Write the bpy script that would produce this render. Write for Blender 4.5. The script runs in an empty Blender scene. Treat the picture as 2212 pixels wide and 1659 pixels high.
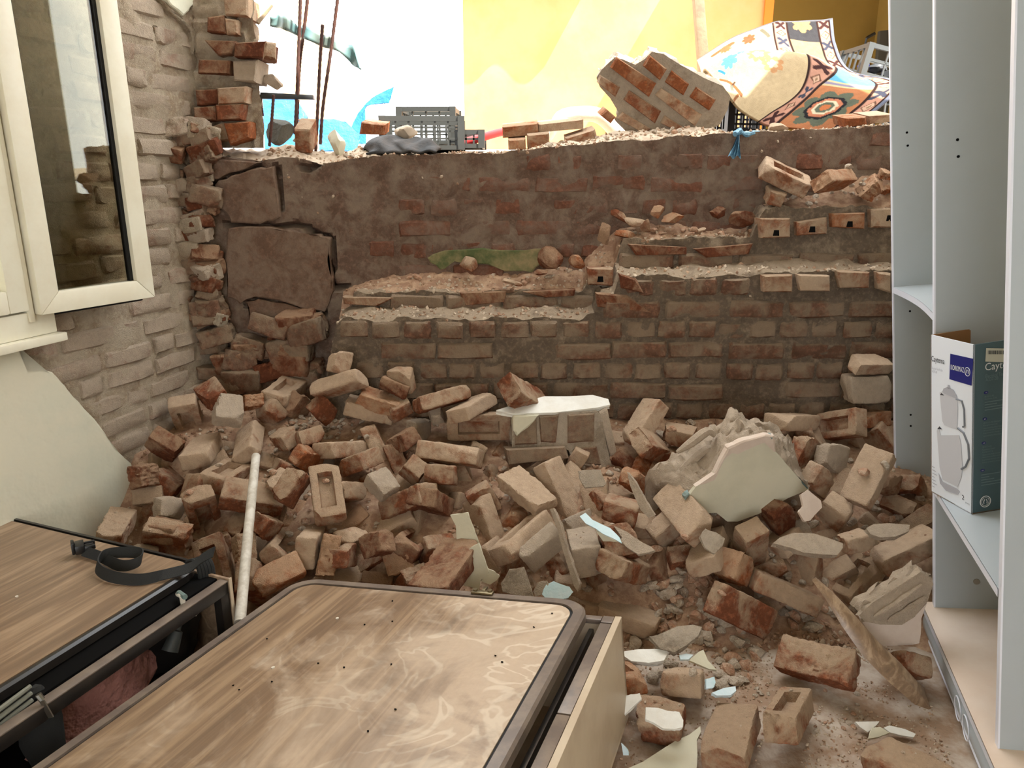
import bpy, bmesh, math, random
import numpy as np
from mathutils import Vector, Matrix, Quaternion
scene = bpy.context.scene
COL = scene.collection
# ---------------- camera ----------------
F = 1600.0; CX = 1106.0; CY = 829.5; PIT = math.radians(15.4); CZ = 1.3
cam_d = bpy.data.cameras.new('camera'); cam = bpy.data.objects.new('camera', cam_d); COL.objects.link(cam)
cam_d.sensor_width = 36.0; cam_d.lens = F / 2212 * 36.0; cam_d.clip_start = .02
cam.location = (0, 0, CZ); cam.rotation_euler = (math.radians(90) - PIT, 0, 0)
scene.camera = cam
# ---------------- sky, sun, exposure ----------------
world = bpy.data.worlds.new('sky'); scene.world = world; world.use_nodes = True
wb = world.node_tree.nodes['Background']; wb.inputs[0].default_value = (.93, .97, 1, 1); wb.inputs[1].default_value = 2.7
SUN = Vector((.50, -.35, .80)).normalized()
sl = bpy.data.lights.new('sun', 'SUN'); sl.energy = 8.0; sl.angle = .009; sl.color = (1, .93, .82)
so = bpy.data.objects.new('sun', sl); COL.objects.link(so); so.rotation_euler = SUN.to_track_quat('Z', 'Y').to_euler()
vs = scene.view_settings
vs.view_transform = 'Standard'; vs.look = 'None'; vs.gamma = 1; vs.use_curve_mapping = False; vs.exposure = 1.28
# ---------------- helpers ----------------
R = random.Random(7)
cp, sp = math.cos(PIT), math.sin(PIT)
CAM = Vector((0, 0, CZ))
def ray(x, y):
    u = (x - CX) / F; v = (CY - y) / F
    return Vector((u, v * sp + cp, v * cp - sp))
def atY(x, y, Y): d = ray(x, y); return CAM + d * (Y / d.y)
def atz(x, y, z): d = ray(x, y); return CAM + d * ((z - CZ) / d.z)
def onp(x, y, P0, n):
    d = ray(x, y); return CAM + d * ((P0 - CAM).dot(n) / d.dot(n))
PY = [0, 1.3, 1.6, 1.75, 2.05, 2.4, 2.7, 2.95]; PZ = [.05, .05, .07, .10, .33, .45, .53, .55]
def pile(Y): return float(np.interp(Y, PY, PZ))
def onpile(x, y, dz=0):
    d = ray(x, y); lo, hi = .5, 4.
    for _ in range(40):
        t = (lo + hi) / 2; p = CAM + d * t
        if p.z > pile(p.y) + dz: lo = t
        else: hi = t
    return p
def _h(ix, iy, iz, s):
    n = (ix * 374761393 + iy * 668265263 + iz * 2147483647 + s * 1274126177) & 0xffffffff
    n = ((n ^ (n >> 13)) * 1274126177) & 0xffffffff
    return ((n ^ (n >> 16)) & 0xffff) / 65535.0
def noise(p, s=0):
    p = np.asarray(p, float); i = np.floor(p).astype(np.int64); f = p - i; f = f * f * (3 - 2 * f); o = 0
    for dx in (0, 1):
        for dy in (0, 1):
            for dz in (0, 1):
                w = (f[..., 0] if dx else 1 - f[..., 0]) * (f[..., 1] if dy else 1 - f[..., 1]) * (f[..., 2] if dz else 1 - f[..., 2])
                o = o + w * _h(i[..., 0] + dx, i[..., 1] + dy, i[..., 2] + dz, s)
    return o * 2 - 1
def fbm(p, s=0, o=3):
    p = np.asarray(p, float); t = 0; a = 1
    for k in range(o): t = t + a * noise(p * (2 ** k), s + k); a *= .5
    return t / 1.75
def link(name, me, m=None, parent=None, smooth=None):
    ob = bpy.data.objects.new(name, me); COL.objects.link(ob)
    if m: me.materials.append(m)
    if parent is not None: ob.parent = parent
    if smooth is not None:
        me.polygons.foreach_set('use_smooth', [True] * len(me.polygons)); me.set_sharp_from_angle(angle=math.radians(smooth))
    return ob
def pyd(name, v, f, m=None, parent=None, smooth=None):
    me = bpy.data.meshes.new(name); me.from_pydata([tuple(map(float, q)) for q in v], [], [tuple(map(int, q)) for q in f]); me.update()
    return link(name, me, m, parent, smooth)
def tag(o, label, cat=None, group=None, kind=None):
    if label: o['label'] = label
    if cat: o['category'] = cat
    if group: o['group'] = group
    if kind: o['kind'] = kind
    return o
def empty(name, loc=(0, 0, 0), M=None):
    o = bpy.data.objects.new(name, None); COL.objects.link(o); o.empty_display_size = .05
    if M is not None: o.matrix_world = M
    else: o.location = loc
    return o
def frame(o, x, y, z):
    return Matrix(((x[0], y[0], z[0], o[0]), (x[1], y[1], z[1], o[1]), (x[2], y[2], z[2], o[2]), (0, 0, 0, 1)))
class MB:
    def __init__(s): s.v = []; s.f = []
    def box(s, a, b, M=None):
        n = len(s.v); P = [(x, y, z) for x in (a[0], b[0]) for y in (a[1], b[1]) for z in (a[2], b[2])]
        if M is not None: P = [M @ Vector(p) for p in P]
        s.v += P; s.f += [tuple(n + i for i in q) for q in ((0, 1, 3, 2), (4, 6, 7, 5), (0, 4, 5, 1), (2, 3, 7, 6), (0, 2, 6, 4), (1, 5, 7, 3))]
        return s
    def prism(s, pts, off):
        n = len(s.v); k = len(pts); off = Vector(off)
        s.v += [tuple(p) for p in pts] + [tuple(Vector(p) + off) for p in pts]
        s.f += [tuple(range(n, n + k)), tuple(range(n + 2 * k - 1, n + k - 1, -1))] + [(n + i, n + k + i, n + k + (i + 1) % k, n + (i + 1) % k) for i in range(k)]
        return s
    def tube(s, path, r, k=8, caps=True):
        n = len(s.v); path = [Vector(p) for p in path]; m = len(path)
        if not hasattr(r, '__len__'): r = [r] * m
        up = None
        for i, p in enumerate(path):
            t = (path[min(i + 1, m - 1)] - path[max(i - 1, 0)]).normalized()
            if up is None: up = t.orthogonal().normalized()
            up = (up - t * up.dot(t)).normalized(); w = t.cross(up)
            for j in range(k):
                a = 2 * math.pi * j / k; s.v.append(tuple(p + (up * math.cos(a) + w * math.sin(a)) * r[i]))
        for i in range(m - 1):
            for j in range(k):
                a = n + i * k + j; b = n + i * k + (j + 1) % k; s.f.append((a, b, b + k, a + k))
        if caps: s.f += [tuple(range(n + k - 1, n - 1, -1)), tuple(range(n + (m - 1) * k, n + m * k))]
        return s
    def grid(s, P):
        n = len(s.v); a, b = len(P), len(P[0])
        for r in P: s.v += [tuple(q) for q in r]
        s.f += [(n + i * b + j, n + i * b + j + 1, n + (i + 1) * b + j + 1, n + (i + 1) * b + j) for i in range(a - 1) for j in range(b - 1)]
        return s
    def build(s, name, m, parent=None, smooth=None, bevel=0):
        o = pyd(name, s.v, s.f, m, parent)
        bm = bmesh.new(); bm.from_mesh(o.data); bmesh.ops.recalc_face_normals(bm, faces=bm.faces)
        if bevel: bmesh.ops.bevel(bm, geom=list(bm.edges), offset=bevel, segments=2, affect='EDGES', profile=.6)
        bm.to_mesh(o.data); bm.free()
        if smooth is not None:
            o.data.polygons.foreach_set('use_smooth', [True] * len(o.data.polygons)); o.data.set_sharp_from_angle(angle=math.radians(smooth))
        return o
# ---------------- materials ----------------
def newmat(name):
    m = bpy.data.materials.new(name); m.use_nodes = True; nt = m.node_tree
    return m, nt, nt.nodes['Principled BSDF']
def lin(c): return tuple(((x / 255) / 12.92 if x <= 10 else ((x / 255 + .055) / 1.055) ** 2.4) for x in c) + (1,)
def N(nt, t, **k):
    n = nt.nodes.new(t)
    for a, b in k.items():
        if a in n.inputs: n.inputs[a].default_value = b
        else: setattr(n, a, b)
    return n
def ramp(nt, fac, stops, interp='LINEAR'):
    r = nt.nodes.new('ShaderNodeValToRGB'); e = r.color_ramp.elements; r.color_ramp.interpolation = interp
    while len(e) < len(stops): e.new(.5)
    for q, (p, c) in zip(e, stops): q.position = p; q.color = c
    nt.links.new(fac, r.inputs[0]); return r.outputs[0]
def mixc(nt, fac, a, b, bt='MIX'):
    m = nt.nodes.new('ShaderNodeMix'); m.data_type = 'RGBA'; m.blend_type = bt
    for k, v in ((0, fac), (6, a), (7, b)):
        if hasattr(v, 'links'): nt.links.new(v, m.inputs[k])
        else: m.inputs[k].default_value = v
    return m.outputs[2]
def coord(nt, scale=1, rnd=True, kind='Object', vec=None):
    tc = nt.nodes.new('ShaderNodeTexCoord'); mp = nt.nodes.new('ShaderNodeMapping')
    nt.links.new(tc.outputs[kind], mp.inputs[0])
    mp.inputs[3].default_value = vec or (scale,) * 3
    if rnd:
        oi = nt.nodes.new('ShaderNodeObjectInfo'); mu = N(nt, 'ShaderNodeMath', operation='MULTIPLY'); mu.inputs[1].default_value = 37
        nt.links.new(oi.outputs['Random'], mu.inputs[0]); nt.links.new(mu.outputs[0], mp.inputs[1])
    return mp.outputs[0]
def nz(nt, vec, sc, det=4, rough=.6, dist=0):
    n = N(nt, 'ShaderNodeTexNoise'); n.inputs['Scale'].default_value = sc; n.inputs['Detail'].default_value = det; n.inputs['Roughness'].default_value = rough; n.inputs['Distortion'].default_value = dist
    nt.links.new(vec, n.inputs['Vector']); return n.outputs['Fac']
def bump(nt, bs, h, strength=.5, dist=.01):
    b = N(nt, 'ShaderNodeBump'); b.inputs['Strength'].default_value = strength; b.inputs['Distance'].default_value = dist
    nt.links.new(h, b.inputs['Height']); nt.links.new(b.outputs[0], bs.inputs['Normal'])
def bw(a): return (a, a, a, 1)
def brickmat(name, c1, c2, dust, amount, bstr=.85, grit=.6, topdust_light=0.):
    m, nt, bs = newmat(name); v = coord(nt)
    oi = nt.nodes.new('ShaderNodeObjectInfo')
    base = mixc(nt, oi.outputs['Random'], lin(c1), lin(c2))
    n2 = nz(nt, v, 28, 5, .65); base = mixc(nt, n2, base, lin([x * .62 for x in c1]))
    hi = ramp(nt, nz(nt, v, 70, 3, .6), [(.5, bw(0)), (.75, bw(.35))]); base = mixc(nt, hi, base, lin([min(255, x * 1.35) for x in c2]))
    n1 = nz(nt, v, 11, 6, .7, .4)
    add = N(nt, 'ShaderNodeMath', operation='ADD'); nt.links.new(n1, add.inputs[0])
    sc = N(nt, 'ShaderNodeMath', operation='MULTIPLY_ADD'); nt.links.new(oi.outputs['Random'], sc.inputs[0]); sc.inputs[1].default_value = .16; sc.inputs[2].default_value = amount - .5
    nt.links.new(sc.outputs[0], add.inputs[1])
    f = add.outputs[0]
    if topdust_light:   # settled dust on up-facing sides; wall mortar uses it for painted top light
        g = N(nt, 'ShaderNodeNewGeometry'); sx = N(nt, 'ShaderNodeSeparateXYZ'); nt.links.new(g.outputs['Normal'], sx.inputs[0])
        ma = N(nt, 'ShaderNodeMath', operation='MULTIPLY_ADD'); nt.links.new(sx.outputs[2], ma.inputs[0]); ma.inputs[1].default_value = topdust_light; nt.links.new(f, ma.inputs[2]); f = ma.outputs[0]
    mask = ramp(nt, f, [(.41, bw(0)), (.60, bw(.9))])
    d2 = mixc(nt, nz(nt, v, 45, 4, .7), lin(dust), lin([x * .78 for x in dust]))
    col = mixc(nt, mask, base, d2)
    nt.links.new(col, bs.inputs['Base Color']); bs.inputs['Roughness'].default_value = .95; bs.inputs['Specular IOR Level'].default_value = .15
    hh = N(nt, 'ShaderNodeMath', operation='ADD'); nt.links.new(nz(nt, v, 60, 6, .75), hh.inputs[0]); 
    h3 = N(nt, 'ShaderNodeMath', operation='MULTIPLY'); nt.links.new(nz(nt, v, 320, 3, .6), h3.inputs[0]); h3.inputs[1].default_value = grit; nt.links.new(h3.outputs[0], hh.inputs[1])
    bump(nt, bs, hh.outputs[0], bstr, .008)
    return m
DUST = (196, 168, 138)
BR = dict(p=brickmat('brick_plain', (146, 86, 58), (166, 106, 74), DUST, .42, topdust_light=.12),
          k=brickmat('brick_dusty', (162, 106, 74), (180, 124, 90), (214, 186, 156), .51, topdust_light=.12),
          d=brickmat('brick_dark_red', (120, 68, 45), (138, 84, 58), (178, 144, 114), .40, topdust_light=.10),
          o=brickmat('brick_orange', (166, 96, 58), (180, 110, 70), (202, 164, 130), .40, .9, topdust_light=.10),
          m=brickmat('brick_mortared', (172, 130, 104), (180, 142, 116), (208, 188, 164), .74, .9, .8))
M_MORTAR = brickmat('mortar', (168, 150, 128), (180, 160, 138), (206, 188, 166), .5, .9, .9)
M_WB = brickmat('wall_brick', (130, 94, 74), (150, 108, 84), (160, 138, 114), .46, .8, .8, topdust_light=.16)
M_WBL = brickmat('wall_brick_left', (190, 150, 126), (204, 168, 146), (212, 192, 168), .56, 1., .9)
M_WM = brickmat('wall_mortar', (146, 126, 106), (152, 132, 110), (204, 180, 152), .34, 1., 1., topdust_light=.30)  # pale ledge tops paint in the light falling from above
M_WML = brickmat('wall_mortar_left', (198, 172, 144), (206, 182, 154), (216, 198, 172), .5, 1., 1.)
M_UP = brickmat('old_wall_face', (122, 96, 80), (126, 100, 84), (148, 128, 110), .44, .7, .6, topdust_light=.35)
M_UPB = brickmat('old_wall_brick', (130, 86, 66), (138, 96, 76), (138, 114, 98), .42, .6, .6)
M_MUD = brickmat('mud_render', (124, 96, 78), (124, 96, 78), (142, 120, 102), .40, .5, .5)
def flat(name, c, rough=.5, spec=.4, metal=0, bumpv=None, var=None, trans=0):
    m, nt, bs = newmat(name); bs.inputs['Base Color'].default_value = lin(c); bs.inputs['Roughness'].default_value = rough
    bs.inputs['Specular IOR Level'].default_value = spec; bs.inputs['Metallic'].default_value = metal
    v = coord(nt, rnd=False)
    if var:
        s, amt, c2 = var; f = ramp(nt, nz(nt, v, s, 5, .65), [(.42, bw(0)), (.62, bw(amt))]); nt.links.new(mixc(nt, f, lin(c), lin(c2)), bs.inputs['Base Color'])
    if bumpv: bump(nt, bs, nz(nt, v, bumpv[0], 4, .6), bumpv[1], bumpv[2] if len(bumpv) > 2 else .004)
    if trans: bs.inputs['Transmission Weight'].default_value = trans
    return m
M_STONE = flat('rubble_grey', (196, 180, 160), .95, .1, bumpv=(3, .5, .15), var=(1.3, .8, (172, 150, 128)))
M_STONER = flat('rubble_red', (182, 138, 110), .95, .1, bumpv=(3, .5, .15), var=(1.3, .9, (200, 172, 146)))
M_GRAVEL = flat('gravel_grey', (192, 174, 152), .95, .1, var=(40, .8, (168, 146, 124)))
M_GRIT = flat('grit_brown', (146, 114, 92), .95, .1, var=(30, .9, (182, 152, 124)), bumpv=(90, .6, .006))
M_PLA = flat('plaster_cream', (204, 196, 172), .85, .2, bumpv=(40, .35, .004), var=(9, .5, (188, 182, 158)))
M_PLAG = flat('plaster_green_cream', (212, 205, 182), .8, .25, bumpv=(7, .35, .02), var=(5, .6, (200, 199, 178)))
M_PLAW = flat('plaster_white', (224, 220, 210), .85, .2, bumpv=(60, .4, .004), var=(14, .5, (205, 196, 180)))
M_PLAP = flat('plaster_pinkish', (206, 188, 172), .9, .2, bumpv=(60, .4, .004), var=(14, .5, (192, 170, 152)))
M_PLAB = flat('plaster_bluish', (214, 226, 230), .7, .3, bumpv=(60, .3, .004), var=(12, .6, (178, 214, 218)))
M_GREEN = flat('old_green_paint', (84, 92, 56), .8, .2, var=(9, .9, (150, 132, 96)))
M_PVC = flat('window_pvc', (228, 222, 200), .35, .5, var=(6, .35, (205, 190, 160)))
M_RUB = flat('black_rubber', (26, 26, 26), .6, .3)
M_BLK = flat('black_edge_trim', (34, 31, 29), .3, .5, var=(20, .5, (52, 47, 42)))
M_BRN = flat('brown_edge_trim', (112, 98, 88), .35, .5, var=(14, .7, (140, 124, 108)))
M_WHITE = flat('white_laminate', (172, 179, 183), .35, .5, var=(3, .35, (164, 170, 173)))
M_EDGE = flat('white_edge_band', (226, 228, 238), .4, .5)
M_BOARD = flat('chipboard_top', (214, 192, 172), .7, .3, var=(4, .6, (224, 208, 192)), bumpv=(300, .1, .002))
M_NEARBLK = flat('near_black', (12, 11, 10), .9, .1)
M_STEEL = flat('steel', (150, 148, 140), .35, .5, metal=1)
M_BRASS = flat('old_brass', (130, 118, 92), .4, .5, metal=1)
M_RUST = flat('rusty_rebar', (92, 62, 54), .8, .3, bumpv=(200, .5, .003), var=(30, .7, (60, 50, 50)))
M_STRAP = flat('strap_webbing', (44, 44, 43), .75, .3, bumpv=(500, .4, .002))
M_BPL = flat('black_plastic', (24, 24, 25), .35, .5)
M_CRATE = flat('crate_plastic', (58, 60, 58), .45, .5)
M_TARP = flat('blue_tarp', (44, 120, 196), .45, .5, bumpv=(14, .6, .02), var=(8, .6, (70, 150, 220)))
M_BAG = flat('light_blue_bag', (120, 166, 190), .3, .5, bumpv=(40, .8, .01), var=(30, .6, (70, 110, 135)))
M_POLE = flat('white_pole', (206, 198, 184), .55, .4, var=(30, .8, (170, 158, 140)))
M_JACKET = flat('dark_cloth', (46, 45, 44), .7, .3, bumpv=(60, .4, .006), var=(10, .6, (78, 70, 64)))
M_SHEET = flat('corrugated_sheet', (118, 130, 122), .5, .4, var=(6, .7, (78, 128, 136)))
M_GREYW = flat('weathered_post', (140, 120, 96), .85, .2, bumpv=(40, .5, .005), var=(14, .7, (110, 96, 80)))
M_OR = flat('orange_paint', (194, 152, 106), .9, .2, var=(3, .6, (198, 142, 86)), bumpv=(20, .2, .006))
M_ORD = flat('orange_jamb', (222, 112, 40), .8, .2)
M_OLIVE = flat('olive_wall', (124, 102, 48), .9, .2, var=(3, .5, (134, 110, 54)))
M_GROUND = flat('outside_ground', (200, 186, 168), .95, .1, bumpv=(20, .5, .02), var=(8, .7, (176, 156, 136)))
M_FLOOR = flat('dusty_floor', (150, 122, 98), .8, .3, bumpv=(60, .5, .006), var=(7, .9, (196, 182, 166)))
M_ROOM = flat('room_plaster', (196, 190, 172), .9, .2)
M_ROPE = flat('white_rag', (214, 206, 190), .85, .2, bumpv=(80, .5, .004))
M_PINK = flat('pink_blanket', (172, 120, 108), .8, .2, bumpv=(14, 1., .03), var=(9, .7, (140, 92, 84)))
M_TUBE = flat('grey_tube', (120, 120, 108), .3, .5)
M_RED = flat('red_plastic', (206, 60, 62), .5, .4)
M_BLUE = flat('blue_plastic', (40, 60, 170), .4, .5)
M_CARD = flat('brown_cardboard', (150, 112, 76), .85, .2, bumpv=(90, .2, .002))
def woodmat(name, axis, dusty, c1=(168, 140, 110), c2=(132, 106, 82)):
    m, nt, bs = newmat(name)
    vec = [4, 4, 4]; vec[axis] = .22
    v = coord(nt, rnd=False, vec=tuple(x * 4 for x in vec)); n = nz(nt, v, 1.6, 6, .6, 1.2)
    col = ramp(nt, n, [(.3, lin([x * .8 for x in c2])), (.48, lin(c2)), (.62, lin(c1)), (.8, lin([x * 1.05 for x in c1]))])
    fine = nz(nt, coord(nt, rnd=False, vec=tuple((x * 40 if i != axis else 2) for i, x in enumerate((4, 4, 4)))), 1, 3, .6)
    col = mixc(nt, .22, col, mixc(nt, fine, lin([x * .6 for x in c2]), lin(c1)))
    bs.inputs['Roughness'].default_value = .32; bs.inputs['Specular IOR Level'].default_value = .5
    if dusty:
        v2 = coord(nt, rnd=False)
        sp_ = N(nt, 'ShaderNodeSeparateXYZ'); nt.links.new(v2, sp_.inputs[0])
        ma = N(nt, 'ShaderNodeMath', operation='MULTIPLY_ADD'); nt.links.new(sp_.outputs[0], ma.inputs[0]); ma.inputs[1].default_value = .62; ma.inputs[2].default_value = .24
        a2 = N(nt, 'ShaderNodeMath', operation='ADD'); nt.links.new(ma.outputs[0], a2.inputs[0]); nt.links.new(nz(nt, v2, 3.2, 5, .6, 1.5), a2.inputs[1])
        mask = ramp(nt, a2.outputs[0], [(.36, bw(0)), (.66, bw(.85))])
        swirl = ramp(nt, nz(nt, v2, 5, 2, .5, 2.2), [(.46, bw(0)), (.49, bw(.8)), (.52, bw(.8)), (.55, bw(0))])
        dc = mixc(nt, nz(nt, v2, 60, 3, .6), lin((206, 184, 158)), lin((188, 162, 136)))
        dc = mixc(nt, swirl, dc, lin((222, 204, 180)))
        col = mixc(nt, mask, col, dc)
        rr = ramp(nt, mask, [(0, bw(.34)), (1, bw(.5))]); nt.links.new(rr, bs.inputs['Roughness'])
    nt.links.new(col, bs.inputs['Base Color'])
    return m
M_WOODD = woodmat('dusty_wood_laminate', 1, True)
M_WOOD = woodmat('wood_laminate', 1, False, (172, 144, 116), (136, 110, 86))
M_SIDE = flat('pale_marbled_laminate', (204, 186, 160), .45, .4, var=(5, .7, (184, 162, 136)))
M_SPLINT = woodmat('weathered_splinter', 1, False, (178, 150, 120), (136, 108, 82))
def glassmat(name):
    m, nt, bs = newmat(name)
    out = nt.nodes['Material Output']; g = N(nt, 'ShaderNodeBsdfGlossy', Roughness=.01); g.inputs[0].default_value = (.95, .95, .9, 1)
    t = N(nt, 'ShaderNodeBsdfTransparent'); t.inputs[0].default_value = (.78, .76, .66, 1)
    fr = N(nt, 'ShaderNodeFresnel', IOR=1.5); mx = N(nt, 'ShaderNodeMixShader')
    nt.links.new(fr.outputs[0], mx.inputs[0]); nt.links.new(t.outputs[0], mx.inputs[1]); nt.links.new(g.outputs[0], mx.inputs[2]); nt.links.new(mx.outputs[0], out.inputs[0])
    return m
M_GLASS = glassmat('window_glass')
def vcol(name, rough=.8, spec=.2):
    m, nt, bs = newmat(name); a = N(nt, 'ShaderNodeVertexColor', layer_name='Col'); nt.links.new(a.outputs[0], bs.inputs['Base Color'])
    bs.inputs['Roughness'].default_value = rough; bs.inputs['Specular IOR Level'].default_value = spec; return m, nt, bs
# ---------------- loose brick builder ----------------
def brick_mesh(d, seed, fl):
    rr = random.Random(seed); L, W, H = d; r = min(.0055, H * .12)
    def lines(h, n, extra=()):
        xs = set([-h, -h + r, h - r, h]) | set(np.linspace(-h + r, h - r, n)) ; xs = [x for x in xs if all(abs(x - e) > .0035 for e in extra)] + list(extra)
        return sorted(xs)
    frog = 'f' in fl
    fx, fy, fw = L * .31, W * .21, .0035
    ex = (-fx - fw, -fx, fx, fx + fw) if frog else (); ey = (-fy - fw, -fy, fy, fy + fw) if frog else ()
    xs = lines(L / 2, 24, ex); ys = lines(W / 2, 13, ey); zs = lines(H / 2, 8)
    nx, ny, nz_ = len(xs), len(ys), len(zs); idx = {}; P = []
    def vid(i, j, k):
        q = (i, j, k)
        if q not in idx: idx[q] = len(P); P.append((xs[i], ys[j], zs[k]))
        return idx[q]
    f = []
    for i in range(nx - 1):
        for j in range(ny - 1):
            for k in (0, nz_ - 1):
                q = (vid(i, j, k), vid(i + 1, j, k), vid(i + 1, j + 1, k), vid(i, j + 1, k)); f.append(q if k else q[::-1])
    for i in range(nx - 1):
        for k in range(nz_ - 1):
            for j in (0, ny - 1):
                q = (vid(i, j, k), vid(i + 1, j, k), vid(i + 1, j, k + 1), vid(i, j, k + 1)); f.append(q[::-1] if j else q)
    for j in range(ny - 1):
        for k in range(nz_ - 1):
            for i in (0, nx - 1):
                q = (vid(i, j, k), vid(i, j + 1, k), vid(i, j + 1, k + 1), vid(i, j, k + 1)); f.append(q if i else q[::-1])
    P = np.array(P); h = np.array([L, W, H]) / 2
    pit = (np.abs(P[:, 0]) < fx + .001) & (np.abs(P[:, 1]) < fy + .001) & (P[:, 2] < -h[2] + 1e-6) if frog else np.zeros(len(P), bool)
    inn = np.clip(P, -(h - r), h - r); dv = P - inn; ln = np.linalg.norm(dv, axis=1, keepdims=True); P = np.where(ln > 1e-9, inn + dv / np.maximum(ln, 1e-9) * r, P)
    rough = 'r' in fl; nrm = P / h
    n0 = nrm / np.maximum(np.linalg.norm(nrm, axis=1, keepdims=True), 1e-6)
    off = rr.uniform(0, 50)
    P = P + n0 * (fbm(P * 30 + off, seed, 2) * .0032)[:, None] + n0 * (fbm(P * 110 + off, seed + 5, 2) * .0022)[:, None]
    if rough:
        msk = np.clip(noise(P * 14 + off, seed + 3) * 2 + .9, 0, 1)
        P = P - n0 * ((np.abs(fbm(P * 75 + off, seed + 2, 3)) * .013 + .002) * msk)[:, None]
    # broken far end / chipped corners
    cuts = []
    if 'x' in fl or 'a' in fl:
        n = Vector((1, rr.uniform(-.4, .4), rr.uniform(-.4, .4))).normalized(); cuts.append((n, h[0] * .86, .010))
        if rr.random() < .5: n = Vector((-1, rr.uniform(-.5, .5), rr.uniform(-.5, .5))).normalized(); cuts.append((n, h[0] * 1.02, .006))
    for _ in range(rr.choice((2, 3, 4, 5))):
        c = Vector([rr.choice((-1, 1)) for _ in range(3)]); hh = Vector((c.x * h[0], c.y * h[1], c.z * h[2]))
        n = Vector((c.x * rr.uniform(.1, 1), c.y * rr.uniform(.2, 1), c.z * rr.uniform(.2, 1))).normalized(); cuts.append((n, hh.dot(n) - rr.uniform(.004, .024), .0025))
    for n, o, am in cuts:
        na = np.array(n); e = P @ na - o - fbm(P * 60 + off, seed + 8, 3) * am; e = np.where(pit, 0, np.maximum(e, 0)); P = P - e[:, None] * na
    if frog:
        P[pit, 2] = -h[2] + min(.024, H * .42) + fbm(P[pit] * 60 + off, seed, 2) * .002
    me = bpy.data.meshes.new('brick'); me.from_pydata(P.tolist(), [], f)
    me.polygons.foreach_set('use_smooth', [True] * len(me.polygons)); me.set_sharp_from_angle(angle=math.radians(42)); return me
_bn = [0]
def B(fl, lab, c, q, d):
    _bn[0] += 1
    if 'm' in fl: m = BR['m']
    elif 'o' in fl: m = BR['o']
    elif 'd' in fl: m = BR['d']
    elif 'k' in fl: m = BR['k']
    else: m = BR['p']
    me = brick_mesh(d, 1000 + _bn[0], fl)
    o = link('frogged_brick' if 'f' in fl else ('brick_fragment' if 'a' in fl else 'brick'), me, m)
    o.rotation_mode = 'QUATERNION'; o.rotation_quaternion = q; o.location = c
    return tag(o, lab, 'brick', 'loose bricks of the rubble pile')
# ---------------- structure ----------------
YAW = math.radians(16.6)
D1 = Vector((math.sin(YAW), math.cos(YAW), 0)); D2 = Vector((D1.y, -D1.x, 0)); ZU = Vector((0, 0, 1))
def wall_sheet(name, O, e, n, s0, s1, z0, top, depth, m, step=.03, amp=.008, rows=40, hole=None, seed=1, cap0=False, topn=8, fr=14., rise=0., crack=None):
    ns = int((s1 - s0) / step) + 1; S = np.linspace(s0, s1, ns); G = []
    for s in S:
        tz = top(s); col = [(s, z0 + (tz - z0) * i / rows, 0.) for i in range(rows + 1)] + [(s, tz + rise * (j / topn) ** .8, depth * j / topn) for j in range(1, topn + 1)]
        G.append(col)
    G = np.array(G); O = np.array(O); e = np.array(e); n = np.array(n)
    P = O + G[..., :1] * e + np.array([0, 0, 1.]) * G[..., 1:2] - n * G[..., 2:3]
    dn = fbm(P * fr, seed, 4); k = np.arange(G.shape[1]) <= rows
    P = P + n * (dn * amp * k)[..., None]
    if crack:
        dmin = np.full(P.shape[:2], 9.)
        for ln in crack:
            for a_, b_ in zip(ln[:-1], ln[1:]):
                a_ = np.array(a_); ab = np.array(b_) - a_; t = np.clip(((P - a_) @ ab) / (ab @ ab), 0, 1); dmin = np.minimum(dmin, np.linalg.norm((P - a_ - t[..., None] * ab)[..., [0, 2]], axis=-1))
        P = P - n * (.05 * np.clip(1.5 - dmin / .008, 0, 1) * k)[..., None]
    P[..., 2] += fbm(P * 20., seed + 9, 3) * amp * 1.6 * (~k | (np.arange(G.shape[1]) == rows))
    b = G.shape[1]; f = []
    for i in range(ns - 1):
        for j in range(b - 1):
            if hole and j < rows:
                s = (S[i] + S[i + 1]) / 2; z = (G[i, j, 1] + G[i, j + 1, 1]) / 2
                if hole[0] < s < hole[1] and hole[2] < z < hole[3]: continue
            f.append((i * b + j, (i + 1) * b + j, (i + 1) * b + j + 1, i * b + j + 1))
    v = P.reshape(-1, 3).tolist()
    if cap0:
        q = len(v); back = [tuple(np.array(p) - n * depth) for p in v[:b]]; v += back
        f += [(j + 1, j, q + j, q + j + 1) for j in range(rows)]
    o = pyd(name, v, f, m, None, 40); o['kind'] = 'structure'; return o
_wbc = {}
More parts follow.
